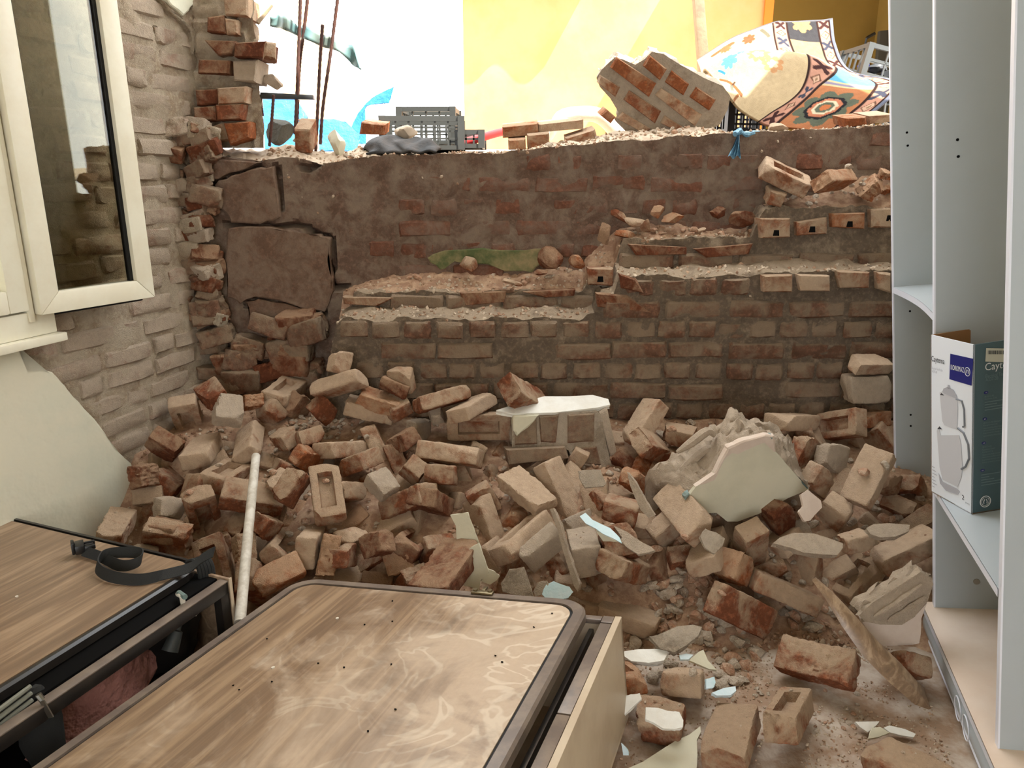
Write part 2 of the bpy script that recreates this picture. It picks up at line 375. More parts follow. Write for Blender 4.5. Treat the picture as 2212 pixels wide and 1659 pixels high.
def wb_mesh(kind, seed, L, H, D, m):
    key = (kind, seed)
    if key in _wbc: return _wbc[key]
    xs = [-L / 2, -L / 2 + .008, -L / 5, L / 5, L / 2 - .008, L / 2]; zs = [-H / 2, -H / 2 + .008, 0, H / 2 - .008, H / 2]; v = []; f = []
    rr = random.Random(seed * 7 + len(kind)); cc = (rr.uniform(-.5, .5) * L, rr.choice((-.5, .5)) * H)
    for z in zs:
        for x in xs:
            ed = (abs(x) > L / 2 - .001) + (abs(z) > H / 2 - .001)
            y = -D / 2 + (.009 * ed) + rr.uniform(-.0035, .0035)
            if math.hypot(x - cc[0], z - cc[1]) < .03: y += rr.uniform(.004, .014)
            v.append((x + rr.uniform(-.003, .003), y, z + rr.uniform(-.003, .003)))
    a = len(xs)
    for j in range(len(zs) - 1):
        for i in range(a - 1): f.append((j * a + i, j * a + i + 1, (j + 1) * a + i + 1, (j + 1) * a + i))
    ring = list(range(a)) + [j * a + a - 1 for j in range(1, len(zs))] + [(len(zs) - 1) * a + i for i in range(a - 2, -1, -1)] + [j * a for j in range(len(zs) - 2, 0, -1)]
    q = len(v); v += [(v[i][0], D / 2, v[i][2]) for i in ring]; k = len(ring)
    f += [(ring[(i + 1) % k], ring[i], q + i, q + (i + 1) % k) for i in range(k)]
    me = bpy.data.meshes.new('brick'); me.from_pydata(v, [], f); me.materials.append(m)
    me.polygons.foreach_set('use_smooth', [True] * len(me.polygons)); me.set_sharp_from_angle(angle=math.radians(38))
    _wbc[key] = me; return me
def courses(parent, key, O, e, n, zlist, s0, s1, H, test, m, proud=.006, Ls=(.205, .098), pat=None, jit=.004, gap=.016):
    c = 0; O = Vector(O)
    for ci, z in enumerate(zlist):
        s = s0 - R.uniform(0, .12); k = ci
        while s < s1:
            if pat: st = pat(ci, k)
            else: st = R.random() < .6
            L = Ls[0] if st else Ls[1]; L *= R.uniform(.94, 1.05)
            sc = s + L / 2
            if test(sc, z, L):
                me = wb_mesh(key + ('s' if st else 'h'), R.randrange(7), Ls[0] if st else Ls[1], H, .06, m)
                o = bpy.data.objects.new('brick', me); COL.objects.link(o); o.parent = parent
                p = O + e * sc + ZU * (z + R.uniform(-jit, jit)) + n * (proud - .03 + R.uniform(-.005, .005))
                o.matrix_world = frame(p, e, -n, ZU) @ Matrix.Rotation(R.uniform(-.02, .02), 4, 'Y') @ Matrix.Rotation(R.uniform(-.03, .03), 4, 'Z'); c += 1
            s += L + gap * R.uniform(.7, 1.5); k += 1
    return c
def interp(pts): xs = [p[0] for p in pts]; ys = [p[1] for p in pts]; return lambda s: float(np.interp(s, xs, ys))
# floor
fl = MB(); fl.grid([[(-3 + 6 * i / 2, -2.2 + 5.2 * j / 2, 0) for j in range(3)] for i in range(3)])
tag(fl.build('floor', M_FLOOR), 'dusty bare floor showing at the lower right of the rubble', kind='structure')
# upper back wall
YB = 2.93; XL = -1.46
prof = [(440, 330), (560, 348), (620, 338), (700, 352), (760, 346), (800, 338), (880, 334), (980, 331), (1070, 330), (1130, 326), (1200, 314), (1260, 312), (1330, 304), (1400, 300), (1470, 296), (1560, 288), (1700, 282), (1800, 279), (1925, 270), (2150, 262)]
pw = [atY(x, y, YB) for x, y in prof]
topB = interp([(p.x - XL, p.z) for p in pw])
wall_back = wall_sheet('wall_back', (XL, YB, 0), (1, 0, 0), (0, -1, 0), 0, 3.5, 0, topB, .3, M_UP, .0125, .007, 110, seed=3, crack=[[atY(x, y, YB) for x, y in L] for L in ([(455, 400), (480, 390), (500, 376), (530, 370), (562, 359)], [(486, 484), (540, 486), (600, 490), (640, 484), (665, 492), (680, 503), (705, 510), (719, 522), (721, 560), (716, 600), (722, 622), (748, 618)], [(530, 657), (556, 642), (600, 644), (650, 655), (700, 676)], [(597, 362), (604, 400), (606, 450)], [(650, 360), (668, 366), (690, 352)])])
tag(wall_back, 'brown weathered brick wall with broken top below the opening')
def inpoly(x, y, P):
    r = False; j = len(P) - 1
    for i in range(len(P)):
        if (P[i][1] > y) != (P[j][1] > y) and x < (P[j][0] - P[i][0]) * (y - P[i][1]) / (P[j][1] - P[i][1]) + P[i][0]: r = not r
        j = i
    return r
def tB(s, z, L): return s > .95 and z + .03 < topB(s) - .01 and z > .75 and R.random() < .93
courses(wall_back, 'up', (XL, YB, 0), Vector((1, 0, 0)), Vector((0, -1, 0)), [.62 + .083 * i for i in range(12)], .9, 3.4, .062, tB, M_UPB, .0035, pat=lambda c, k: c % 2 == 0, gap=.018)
# mud render plates on the left part, cracks between them
def plate(name, px, m, parent, P0, n, th, jit=2.5, sub=3, seed=0, back=.012, extra=None):
    rr = random.Random(seed); pts = []; k = len(px)
    for i in range(k):
        a, b = px[i], px[(i + 1) % k]
        for j in range(sub):
            t = j / sub; pts.append((a[0] + (b[0] - a[0]) * t + rr.uniform(-jit, jit), a[1] + (b[1] - a[1]) * t + rr.uniform(-jit, jit)))
    W = [onp(x, y, P0 + n * th, n) for x, y in pts]
    if extra: W = [extra(p) for p in W]
    c = sum(W, Vector()) / len(W); k = len(W)
    v = [tuple(p) for p in W] + [tuple(p + (c - p).normalized() * .006 + n * .0035) for p in W] + [tuple(p - n * (th + back) + (p - c).normalized() * rr.uniform(0, .004)) for p in W]
    bm = bmesh.new(); V = [bm.verts.new(q) for q in v]
    bm.faces.new(V[k:2 * k]); bm.faces.new(V[3 * k - 1:2 * k - 1:-1])
    for i in range(k):
        j = (i + 1) % k; bm.faces.new((V[i], V[j], V[k + j], V[k + i])); bm.faces.new((V[2 * k + i], V[2 * k + j], V[j], V[i]))
    bmesh.ops.triangulate(bm, faces=[q for q in bm.faces if len(q.verts) > 4]); bmesh.ops.recalc_face_normals(bm, faces=bm.faces)
    me = bpy.data.meshes.new(name); bm.to_mesh(me); bm.free()
    return link(name, me, m, parent)
NB = Vector((0, -1, 0)); PB = Vector((0, YB, 0))
plate('mud_render', [(494, 492), (560, 488), (630, 500), (690, 508), (716, 516), (712, 560), (718, 600), (716, 640), (700, 672), (650, 664), (600, 648), (550, 640), (520, 655), (490, 640), (486, 560)], M_MUD, wall_back, PB, NB, .016, seed=1)
plate('mud_render', [(462, 398), (500, 380), (562, 362), (592, 360), (600, 420), (606, 470), (560, 482), (500, 478), (470, 440)], M_MUD, wall_back, PB, NB, .014, seed=2)
plate('mud_render', [(450, 345), (560, 350), (555, 356), (495, 374), (460, 390), (448, 370)], M_MUD, wall_back, PB, NB, .012, seed=4)
plate('mud_render', [(530, 650), (560, 646), (640, 664), (690, 680), (664, 700), (600, 696), (540, 690)], M_MUD, wall_back, PB, NB, .012, seed=5)
plate('green_paint_patch', [(922, 556), (960, 540), (1040, 536), (1110, 542), (1180, 536), (1176, 560), (1150, 586), (1090, 584), (1050, 572), (980, 566), (950, 585)], M_GREEN, wall_back, PB, NB, .008, seed=6)['label'] = 'patch of old green paint with cream edges'
# two broken front leaves of brickwork, stepping up to the right
X1, X2 = 2.70, 2.815
def zpx(y, Y): return atY(1106, y, Y).z
def xpx(x, y, Y): return atY(x, y, Y).x
z1a, z1b, z1c = zpx(690, X1), zpx(598, X1), zpx(588, X1)
z2a, z2b, z2c = zpx(632, X2), zpx(517, X2), zpx(450, X2)
o1 = -.72; o2 = -.63
top1 = interp([(0, .45), (.03, z1a - .18), (.07, z1a - .02), (.1, z1a), (xpx(1262, 685, X1) - o1, z1a + .005), (xpx(1286, 640, X1) - o1, z1a + .02), (xpx(1296, 640, X1) - o1, z1a + .085), (xpx(1326, 620, X1) - o1, z1a + .09), (xpx(1337, 600, X1) - o1, z1b), (xpx(1640, 590, X1) - o1, z1b + .006), (xpx(1660, 588, X1) - o1, z1c), (2.9, z1c + .01)])
top2 = interp([(0, z2a - .1), (.03, z2a), (xpx(1262, 630, X2) - o2, z2a + .005), (xpx(1275, 580, X2) - o2, z2a + .08), (xpx(1330, 580, X2) - o2, z2a + .09), (xpx(1343, 520, X2) - o2, z2b), (xpx(1625, 510, X2) - o2, z2b + .006), (xpx(1650, 450, X2) - o2, z2c), (2.9, z2c + .012)])
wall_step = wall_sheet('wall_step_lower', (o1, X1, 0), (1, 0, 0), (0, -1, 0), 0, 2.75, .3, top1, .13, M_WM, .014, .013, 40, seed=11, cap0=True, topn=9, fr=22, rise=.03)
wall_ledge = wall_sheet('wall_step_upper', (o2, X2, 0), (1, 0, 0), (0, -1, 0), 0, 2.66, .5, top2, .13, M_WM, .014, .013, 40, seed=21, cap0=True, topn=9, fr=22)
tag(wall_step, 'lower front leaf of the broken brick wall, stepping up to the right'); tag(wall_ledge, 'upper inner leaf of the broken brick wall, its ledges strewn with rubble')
CH = (z1b - z1a) / 2
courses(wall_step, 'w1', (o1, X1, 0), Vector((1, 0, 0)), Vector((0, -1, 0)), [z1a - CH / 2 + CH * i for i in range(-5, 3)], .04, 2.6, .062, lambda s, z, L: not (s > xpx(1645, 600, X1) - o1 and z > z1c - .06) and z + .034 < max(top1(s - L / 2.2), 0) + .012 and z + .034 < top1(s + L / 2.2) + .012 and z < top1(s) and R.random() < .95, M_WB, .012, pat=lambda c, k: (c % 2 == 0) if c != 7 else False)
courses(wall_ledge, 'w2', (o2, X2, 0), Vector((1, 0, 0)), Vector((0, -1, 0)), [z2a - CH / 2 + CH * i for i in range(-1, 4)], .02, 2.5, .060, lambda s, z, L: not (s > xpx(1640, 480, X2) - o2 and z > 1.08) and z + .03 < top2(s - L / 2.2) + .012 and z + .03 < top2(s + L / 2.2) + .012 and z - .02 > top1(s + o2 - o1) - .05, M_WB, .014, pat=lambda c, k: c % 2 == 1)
# left wall
OL = Vector((-1.219, 2.93, 0)); EL = -D1
def onL(x, y, off=0): return onp(x, y, OL + D2 * off, D2)
pj = onL(97, 712); SR = (pj - OL).dot(EL); ZB = pj.z
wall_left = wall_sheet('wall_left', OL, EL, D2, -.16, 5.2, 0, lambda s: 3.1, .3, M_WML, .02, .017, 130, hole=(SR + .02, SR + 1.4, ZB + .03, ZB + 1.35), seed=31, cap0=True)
tag(wall_left, 'left wall of bare brick where the plaster has fallen off')
PLA = [(-60, 752), (30, 742), (44, 758), (56, 800), (88, 798), (112, 803), (140, 835), (170, 870), (205, 905), (232, 945), (248, 970), (284, 1002), (292, 1040), (288, 1110), (276, 1200), (180, 1290), (-60, 1290)]
def tL(s, z, L):
    p = OL + EL * s + ZU * z; q = p - CAM; d = q.y * cp - q.z * sp
    if d < .3: return False
    x = CX + F * q.x / d; y = CY - F * (q.z * cp + q.y * sp) / d
    if s - L / 2 < -.13 + R.uniform(0, .16) and z < 1.5: return False
    if x < -60 or y < -80 or y > 1150: return False
    if s + L / 2 > SR + .02 and z > ZB - .02: return False
    return not inpoly(x, y, PLA) and R.random() < .96
nl = courses(wall_left, 'lw', OL, EL, D2, [.10 + .077 * i for i in range(27)], -.15, 1.6, .060, tL, M_WBL, .009, pat=lambda c, k: (k + c) % 3 != 0, jit=.006, gap=.018)
plate('plaster', PLA, M_PLAG, wall_left, OL, D2, .022, jit=1.2, seed=8)['label'] = 'pale green plaster left on the lower wall, curved broken edge'
plate('plaster', [(352, -30), (425, -30), (418, 8), (408, 22), (396, 34), (380, 20), (362, 4)], M_PLAG, wall_left, OL, D2, .03, jit=1, seed=9)
plate('plaster_edge', [(348, 0), (358, 6), (380, 26), (396, 40), (412, 26), (424, 8), (432, 60), (418, 118), (412, 70), (398, 52), (374, 34)], M_WML, wall_left, OL, D2, .018, jit=1, seed=10)
# broken toothing of the left wall in the corner: torn brick ends
def chunk(name, size, seed, m, parent=None, sub=2, amp=.28, fl=1.):
    bm = bmesh.new(); bmesh.ops.create_icosphere(bm, subdivisions=sub, radius=1); rr = random.Random(seed)
    P = np.array([v.co for v in bm.verts]); pl = [(Vector((rr.gauss(0, 1), rr.gauss(0, 1), rr.gauss(0, 1))).normalized(), rr.uniform(.45, .8)) for _ in range(9)]
    dn = fbm(P * 1.7 + seed * 3.1, seed, 3)
    for v, d in zip(bm.verts, dn):
        c = v.co * (1 + amp * d)
        for n, o in pl:
            e = c.dot(n) - o
            if e > 0: c = c - n * e
        v.co = Vector((c.x * size[0], c.y * size[1], c.z * size[2]))
    me = bpy.data.meshes.new(name); bm.to_mesh(me); bm.free()
    return link(name, me, m, parent, 30)
_tm = {}
def torn(m, par, sc):
    k = (m.name, R.randrange(5))
    if k not in _tm: _tm[k] = brick_mesh((.10, .065, .056), 900 + k[1], 'ar' if k[1] < 3 else 'x'); _tm[k].materials.append(m)
    o = bpy.data.objects.new('torn_brick', _tm[k]); COL.objects.link(o); o.parent = par; o.scale = (sc, sc, sc * R.uniform(.8, 1.1)); return o
for i in range(95):
    y = R.uniform(270, 700); x = (398 if y < 450 else 385 + (y - 450) * .16) + R.uniform(-30, 52)
    o = torn(R.choice((M_WBL, BR['d'], M_WB, M_WB, M_WML)), wall_left, R.uniform(.75, 1.25))
    o.location = atY(x, y, R.uniform(2.86, 2.92)); o.rotation_euler = (R.uniform(-.5, .5), R.uniform(-.4, .4), R.uniform(-.5, .5))
for i in range(38):
    x = R.uniform(452, 690); y = R.uniform(690, 850)
    o = torn(R.choice((M_WB, BR['d'], M_WB)), wall_back, R.uniform(1., 1.6))
    o.location = atY(x, y, R.uniform(2.87, 2.92)); o.rotation_euler = (R.uniform(-.3, .3), R.uniform(-.3, .3), R.uniform(-.3, .3))
# stub of the broken corner pier above the back wall
pm = MB(); a = atY(432, 320, 3.0); b = atY(528, -60, 3.0)
G = [[Vector((a.x + (b.x + .02 - a.x) * i / 14, 3.0 + .022 * noise(np.array([i * .9, j * .7, 1.])), a.z + (b.z - a.z) * j / 36)) for j in range(37)] for i in range(15)]
pm.grid(G); pm.grid([[G[0][j], G[0][j] + Vector((.0, .1, 0))] for j in range(37)]); pm.grid([[G[14][j], G[14][j] + Vector((-.04, .12, 0))] for j in range(37)])
pier = pm.build('wall_corner_pier', M_WML, None, 40); tag(pier, 'ragged stump of the brick corner pier', kind='structure')
# ---------------- rest of the room shell ----------------
TH = math.radians(7.7)
UU = ZU * math.cos(TH) - D2 * math.sin(TH); RR = D2 * math.cos(TH) + ZU * math.sin(TH)
PBX = Vector((1.209, 1.875, .12))
SH = frame(PBX, RR, D1, UU)
wr = MB(); o = PBX + D2 * .44; o.z = 0
wr.prism([o - D1 * 4.2, o + D1 * 1.14, o + D1 * 1.14 + ZU * 3.1, o - D1 * 4.2 + ZU * 3.1], D2 * .2); tag(wr.build('wall_right', M_ROOM), 'plain right wall behind the white shelves', kind='structure')
tag(MB().box((-3.4, -2.3, 3.1), (2.6, 2.45, 3.3)).build('ceiling', M_ROOM), 'ceiling of the damaged room', kind='structure')  # unseen; height and far edge shaped to steer sun and sky light
wf = MB().box((-3.4, -2.3, 0), (-1.2, -2.1, 3.1)).box((.4, -2.3, 0), (2.6, -2.1, 3.1)).box((-1.2, -2.3, 2.3), (.4, -2.1, 3.1))  # doorway gap is made up, sized to let in fill light
tag(wf.build('wall_front', M_ROOM), 'unseen front wall with an opening added for fill light', kind='structure')
# ---------------- window on the left wall ----------------
wl = frame(OL + EL * SR + ZU * ZB, EL, D2, ZU)       # x towards the camera, y into the room
win = empty('window_1', M=wl); tag(win, 'fixed cream plastic window frame at the left edge', kind='structure')
def lbox(name, a, b, m, par, bev=.003): return MB().box(a, b).build(name, m, par, 30, bev)
lbox('jamb', (0, -.05, 0), (.075, .045, 1.4), M_PVC, win, .006)
lbox('bottom_rail', (.0, -.05, -.004), (1.4, .05, .07), M_PVC, win, .006)
lbox('gasket', (.077, -.02, .07), (.087, .047, 1.4), M_RUB, win)
lbox('sash_stile', (.088, -.03, .075), (.150, .06, 1.4), M_PVC, win, .006); lbox('sash_rail', (.15, -.03, .075), (1.4, .06, .14), M_PVC, win, .006)
lbox('pane', (.14, .0, .13), (1.35, .006, 1.4), M_GLASS, win, 0)
lbox('sill', (-.01, -.04, -.03), (1.4, .075, -.004), M_PVC, win, .005)
hg = MB().tube([(.02, .062, .37), (.02, .062, .47)], .011, 12).box((.0, .045, .375), (.045, .056, .465)); hg.build('hinge', M_PVC, win, 35)
MB().tube([(.045, .045, .20), (.045, .0475, .20)], .006, 10).build('screw', M_STEEL, win, 35)
SY = math.radians(25.6); DS = Vector((math.sin(SY), math.cos(SY), 0)); NS = Vector((DS.y, -DS.x, 0))
P0 = onL(80, 680, .06)
s1 = (onp(326, 640, P0, NS) - P0).dot(DS)
sash = empty('window_sash', M=frame(P0, DS, -NS, ZU)); tag(sash, 'open cream window sash with dark glass folded back against brick wall', 'window sash')
W_ = s1; Hh = 1.45; fw = .062
def rail(name, pts): MB().prism([(x, -.022, z) for x, z in pts], (0, .05, 0)).build(name, M_PVC, sash, 30, .004)
rail('stile', [(0, 0), (fw, fw), (fw, Hh - fw), (0, Hh)]); rail('stile', [(W_, 0), (W_, Hh), (W_ - fw, Hh - fw), (W_ - fw, fw)])
rail('bottom_rail', [(0, 0), (W_, 0), (W_ - fw, fw), (fw, fw)]); rail('top_rail', [(0, Hh), (fw, Hh - fw), (W_ - fw, Hh - fw), (W_, Hh)])
MB().box((fw - .008, .0, fw - .008), (W_ - fw + .008, .006, Hh - fw + .008)).build('pane', M_GLASS, sash)
for q in ((fw, -.012, fw, fw + .006, 0, Hh - fw), (W_ - fw - .012, -.006, fw, W_ - fw, .01, Hh - fw)): MB().box(q[:3], q[3:]).build('glazing_bead', M_RUB, sash)
MB().box((-.012, .028, -.014), (W_ - .01, .044, .02)).box((-.014, .028, -.014), (.012, .044, Hh)).build('gasket', M_RUB, sash, 30, .004)
MB().box((-.022, .0, -.02), (-.006, .05, Hh)).build('outer_lip', M_PVC, sash, 30, .003)
# ---------------- white shelf unit ----------------
su = empty('shelf_unit', M=SH); tag(su, 'tall white open corner shelf unit leaning by the right wall', 'shelf unit')
for nm, y in (('side_panel', .57), ('side_panel', 0.), ('side_panel', -.57)):
    p = lbox(nm, (.003, y, -.10 if y > .3 else 0), (.36, y + .018, 2.25), M_WHITE, su, 0)
    lbox('edge_band', (-.0005, y - .0005, -.10 if y > .3 else 0), (.003, y + .0185, 2.25), M_EDGE, p, 0)
    hol = [(.05, 1.28), (.052, 1.24), (.05, .30), (.052, .255)] if y == 0. else ([(.045, 1.33), (.047, 1.29), (.05, .40), (.05, .36), (.05, .76)] if y > 0 else [])
    for hx, hz in hol: MB().tube([(hx, y - .0012, hz), (hx, y + .002, hz)], .0035, 10).build('hole', M_NEARBLK, p)
    if y >= 0:
        sx, sz = (.105, .085) if y == 0 else (.10, .09)
        sc = MB().tube([(sx, y - .002, sz), (sx, y + .001, sz)], .0085, 16).build('screw', M_STEEL, p, 35)
        MB().box((sx - .005, y - .0028, sz - .0012), (sx + .005, y - .002, sz + .0012)).box((sx - .0012, y - .0028, sz - .005), (sx + .0012, y - .002, sz + .005)).build('slot', M_NEARBLK, sc) if False else None
def shelf(name, z, y0, y1, bow, m, th=.018, x1=.36, xa=0., xb=0.):
    k = 14; pts = [(x1, y0, z - th)] + [(xa + (xb - xa) * i / k + bow * math.sin(math.pi * i / k), y0 + (y1 - y0) * i / k, z - th) for i in range(k + 1)] + [(x1, y1, z - th)]
    o = MB().prism(pts, (0, 0, th)).build(name, m, su, 30)
    ed = MB(); ed.grid([[(p[0] - .002, p[1], p[2] - .0005), (p[0] - .002, p[1], p[2] + th + .0005)] for p in pts[1:-1]]); ed.build('edge_band', M_EDGE, o)
    return o
shelf('shelf', .845, .018, .57, .015, M_WHITE, xa=.005); shelf('shelf', .37, -.552, 0, .0, M_WHITE)
shelf('base_board', 0., -1.2, .03, .0, M_BOARD, xa=-.02, xb=-.026); shelf('shelf', .845, -.552, 0, .0, M_WHITE) if False else None
kp = MB(); kp.grid([[(-.012 + .03 * (1 - j / 5) * 0 - .014 * math.sin(math.pi * j / 6), -1.2 + 1.22 * i / 30, -.018 - .085 * j / 6) for j in range(7)] for i in range(31)])
kpo = kp.build('kick_panel', M_WHITE, su, 40)
MB().tube([(-.014, -1.2 + 1.22 * i / 30, -.104) for i in range(31)], .005, 8).build('kick_rim', M_EDGE, kpo, 40)
for yy in (-.36, -.43): MB().tube([(-.0262, yy + .026 * math.cos(a), -.062 + .03 * math.sin(a)) for a in np.linspace(0, 2 * math.pi, 25)], .0016, 6, False).build('oval_moulding', M_EDGE, kpo, 40)
MB().box((.02, -1.2, -.108), (.36, .03, -.018)).build('plinth', M_WHITE, su)
o = chunk('brick_chip', (.012, .018, .005), 71, BR['d']); o.matrix_world = SH @ Matrix.Translation((.045, .045, .852)); tag(o, 'small brown brick chip on the upper shelf', 'rubble')
# ---------------- kettle box ----------------
def txt(s, O, x, y, w, h, m, par, name='lettering'):
    cu = bpy.data.curves.new('lettering', 'FONT'); cu.body = s; cu.resolution_u = 3; to = bpy.data.objects.new('tmp', cu)
    me = bpy.data.meshes.new_from_object(to); bpy.data.objects.remove(to)
    V = np.array([v.co for v in me.vertices]); mn, mx = V.min(0), V.max(0); x = Vector(x); y = Vector(y)
    sx = w / max(mx[0] - mn[0], 1e-6); sy = h / max(mx[1] - mn[1], 1e-6)
    for v in me.vertices: v.co = Vector(O) + x * ((v.co.x - mn[0]) * sx) + y * ((v.co.y - mn[1]) * sy)
    return link(name, me, m, par)
n_ = UU; Pz = SH @ Vector((0, 0, .3705))
a0 = onp(2099, 1111, Pz, n_); a1 = onp(2011, 1062, Pz, n_); a2 = onp(2200, 1103, Pz, n_)
xw = (a0 - a1).normalized(); wW = (a0 - a1).length
xt = (a2 - a0); xt = (xt - xw * xt.dot(xw)); xt.normalize(); wT = .22
yb = UU
lo, hi = .2, .6
for _ in range(30):
    hB = (lo + hi) / 2; q = a0 + yb * hB - CAM; yy = CY - F * (q.z * cp + q.y * sp) / (q.y * cp - q.z * sp)
    if yy > 745: lo = hB
    else: hi = hB
print('box', wW, hB, (a2 - a0).length)
bx = empty('kettle_box', a0); tag(bx, 'open white and teal cardboard box with a printed kettle set, on the shelf', 'box')
a0l = Vector((0, 0, 0)); a1l = a1 - a0
M_BW = flat('box_white', (226, 230, 238), .5, .4); M_BT = flat('box_teal', (76, 98, 104), .5, .4); M_NAVY = flat('print_navy', (30, 34, 112), .5, .4); M_PW = flat('print_white', (232, 234, 236), .5, .3)
M_PG = flat('print_grey', (120, 124, 132), .5, .3); M_PL = flat('print_light_grey', (196, 196, 202), .5, .3); M_PL2 = flat('print_silver', (172, 172, 180), .5, .3); M_LAB = flat('print_label', (206, 202, 186), .6, .3); M_PD = flat('print_dark', (60, 62, 70), .5, .3); M_PTG = flat('print_teal_grey', (112, 132, 136), .5, .3)
up = yb * hB
def face(name, p, q, m, mi, par): 
    n = (q - p).cross(yb).normalized()
    o = MB().prism([p, q, q + up, p + up], -n * .003).build(name, m, par); return o
b1l = a1l + xt * wT; b0l = xt * wT
face('white_side', a1l, a0l, M_BW, 0, bx); face('teal_side', a0l, b0l, M_BT, 0, bx); face('back_side', b0l, b1l, M_CARD, 0, bx); face('far_side', b1l, a1l, M_CARD, 0, bx)
MB().prism([a1l, a0l, b0l, b1l], yb * .003).build('bottom', M_CARD, bx)
i1 = a1l + (xw + xt) * .004; i0 = (xt - xw) * .004; j0 = b0l - (xw + xt) * .004; j1 = b1l + (xw - xt) * .004
for p, q in ((i1, i0), (i0, j0), (j0, j1), (j1, i1)): MB().grid([[p + yb * .004, p + up * .995], [q + yb * .004, q + up * .995]]).build('inner_lining', M_CARD, bx)
nW = -xt; nT = xw
def onw(x, y): return onp(x, y, a0 + nW * .0008, nW) - a0
def ont(x, y): return onp(x, y, a0 + nT * .0008, nT) - a0
def prn(name, px, m, fn, off=0., nn=None): 
    pts = [fn(x, y) + (nn or Vector()) * off for x, y in px]; return MB().prism(pts, (nn or Vector()) * .0004).build(name, m, bx)
prn('logo_square', [(2053, 764), (2102.5, 775), (2098.5, 833), (2051, 819)], M_NAVY, onw, 0, nW)
p = onw(2054.5, 798); q = onw(2083, 805); e = (q - p); txt('KORKMAZ', p + nW * .001, e.normalized(), yb, e.length, .013, M_PW, bx)
def ring(c, rx, ry, fn, r0, m, nn, nm='logo_ring'):
    c3 = fn(*c) + nn * .001; ex = xw if fn is onw else xt
    MB().tube([c3 + ex * (rx * math.cos(a)) + yb * (ry * math.sin(a)) for a in np.linspace(0, 2 * math.pi, 25)], r0, 5, False).build(nm, m, bx)
ring((2090.5, 803), .0088, .0105, onw, .0008, M_PW, nW)
def bull(c, s, fn, m, nn):
    c3 = fn(*c) + nn * .0012; ex = xw if fn is onw else xt
    for sg in (-1, 1): MB().tube([c3 + ex * (sg * s * (.25 + .3 * math.sin(t * 2.4))) + yb * (s * (.75 - 1.4 * t)) for t in np.linspace(0, 1, 9)], s * .13, 5).build('logo_mark', m, bx)
bull((2090.5, 803), .0065, onw, M_PW, nW)
p = onw(2012, 784); q = onw(2040, 791); e = q - p; txt('Caytema', p, e.normalized(), yb, e.length, .02, M_PD, bx)
for (xa, ya, xb_, s) in ((2013, 797, 2036, 'Electrical Tea Pot Set'), (2013, 804, 2024, 'A337-08')):
    p = onw(xa, ya); q = onw(xb_, ya + (xb_ - xa) * .26); txt(s, p, (q - p).normalized(), yb, (q - p).length, .006, M_PL2, bx)
prn('kettle_print', [(2024, 930), (2028, 925), (2032, 940), (2072, 926 + 14), (2076, 960), (2079, 1010), (2077, 1030), (2068, 1052), (2036, 1035), (2030, 1010)], M_PL, onw, 0, nW)
prn('kettle_print', [(2030, 848), (2037, 845), (2066, 852), (2069, 880), (2067, 928), (2040, 918), (2036, 910), (2033, 880)], M_PL, onw, 0, nW)
prn('kettle_lid_print', [(2036, 846), (2039, 839), (2047, 836), (2060, 842), (2068, 858), (2066, 861), (2040, 850)], M_PL2, onw, .0005, nW)
prn('kettle_knob_print', [(2047, 838), (2048, 831), (2052, 832), (2053, 841)], M_PL2, onw, .0005, nW)
prn('kettle_base_print', [(2028, 1022), (2036, 1040), (2068, 1056), (2074, 1062), (2068, 1068), (2044, 1060), (2031, 1044)], M_PL2, onw, .0005, nW)
prn('kettle_spout_print', [(2025, 927), (2030, 921), (2035, 927)], M_PD, onw, .0005, nW); prn('kettle_spout_print', [(2031, 853), (2034, 849), (2040, 854)], M_PD, onw, .0005, nW)
for pth, r in (([(2070, 925), (2082, 935), (2092, 960), (2094, 990), (2086, 1008), (2077, 1013)], .0026), ([(2066, 862), (2078, 866), (2083, 885), (2084, 920), (2080, 922)], .0022)):
    MB().tube([onw(x, y) + nW * .0004 for x, y in pth], r, 6).build('kettle_handle_print', M_PG, bx)
p = onw(2078, 1078); txt('2', p, xw, yb, .008, .012, M_PD, bx); p = onw(2085, 1088); txt('years warranty', p, xw, yb, .016, .006, M_PG, bx)
for i in range(7):      # print too small to read: fine grey lines
    p = onw(2013.5, 1008 + i * 7); MB().prism([p, p + xw * (.010 + .005 * (i % 3)), p + xw * (.010 + .005 * (i % 3)) + yb * .0018, p + yb * .0018], nW * .0003).build('small_print', M_PL2, bx)
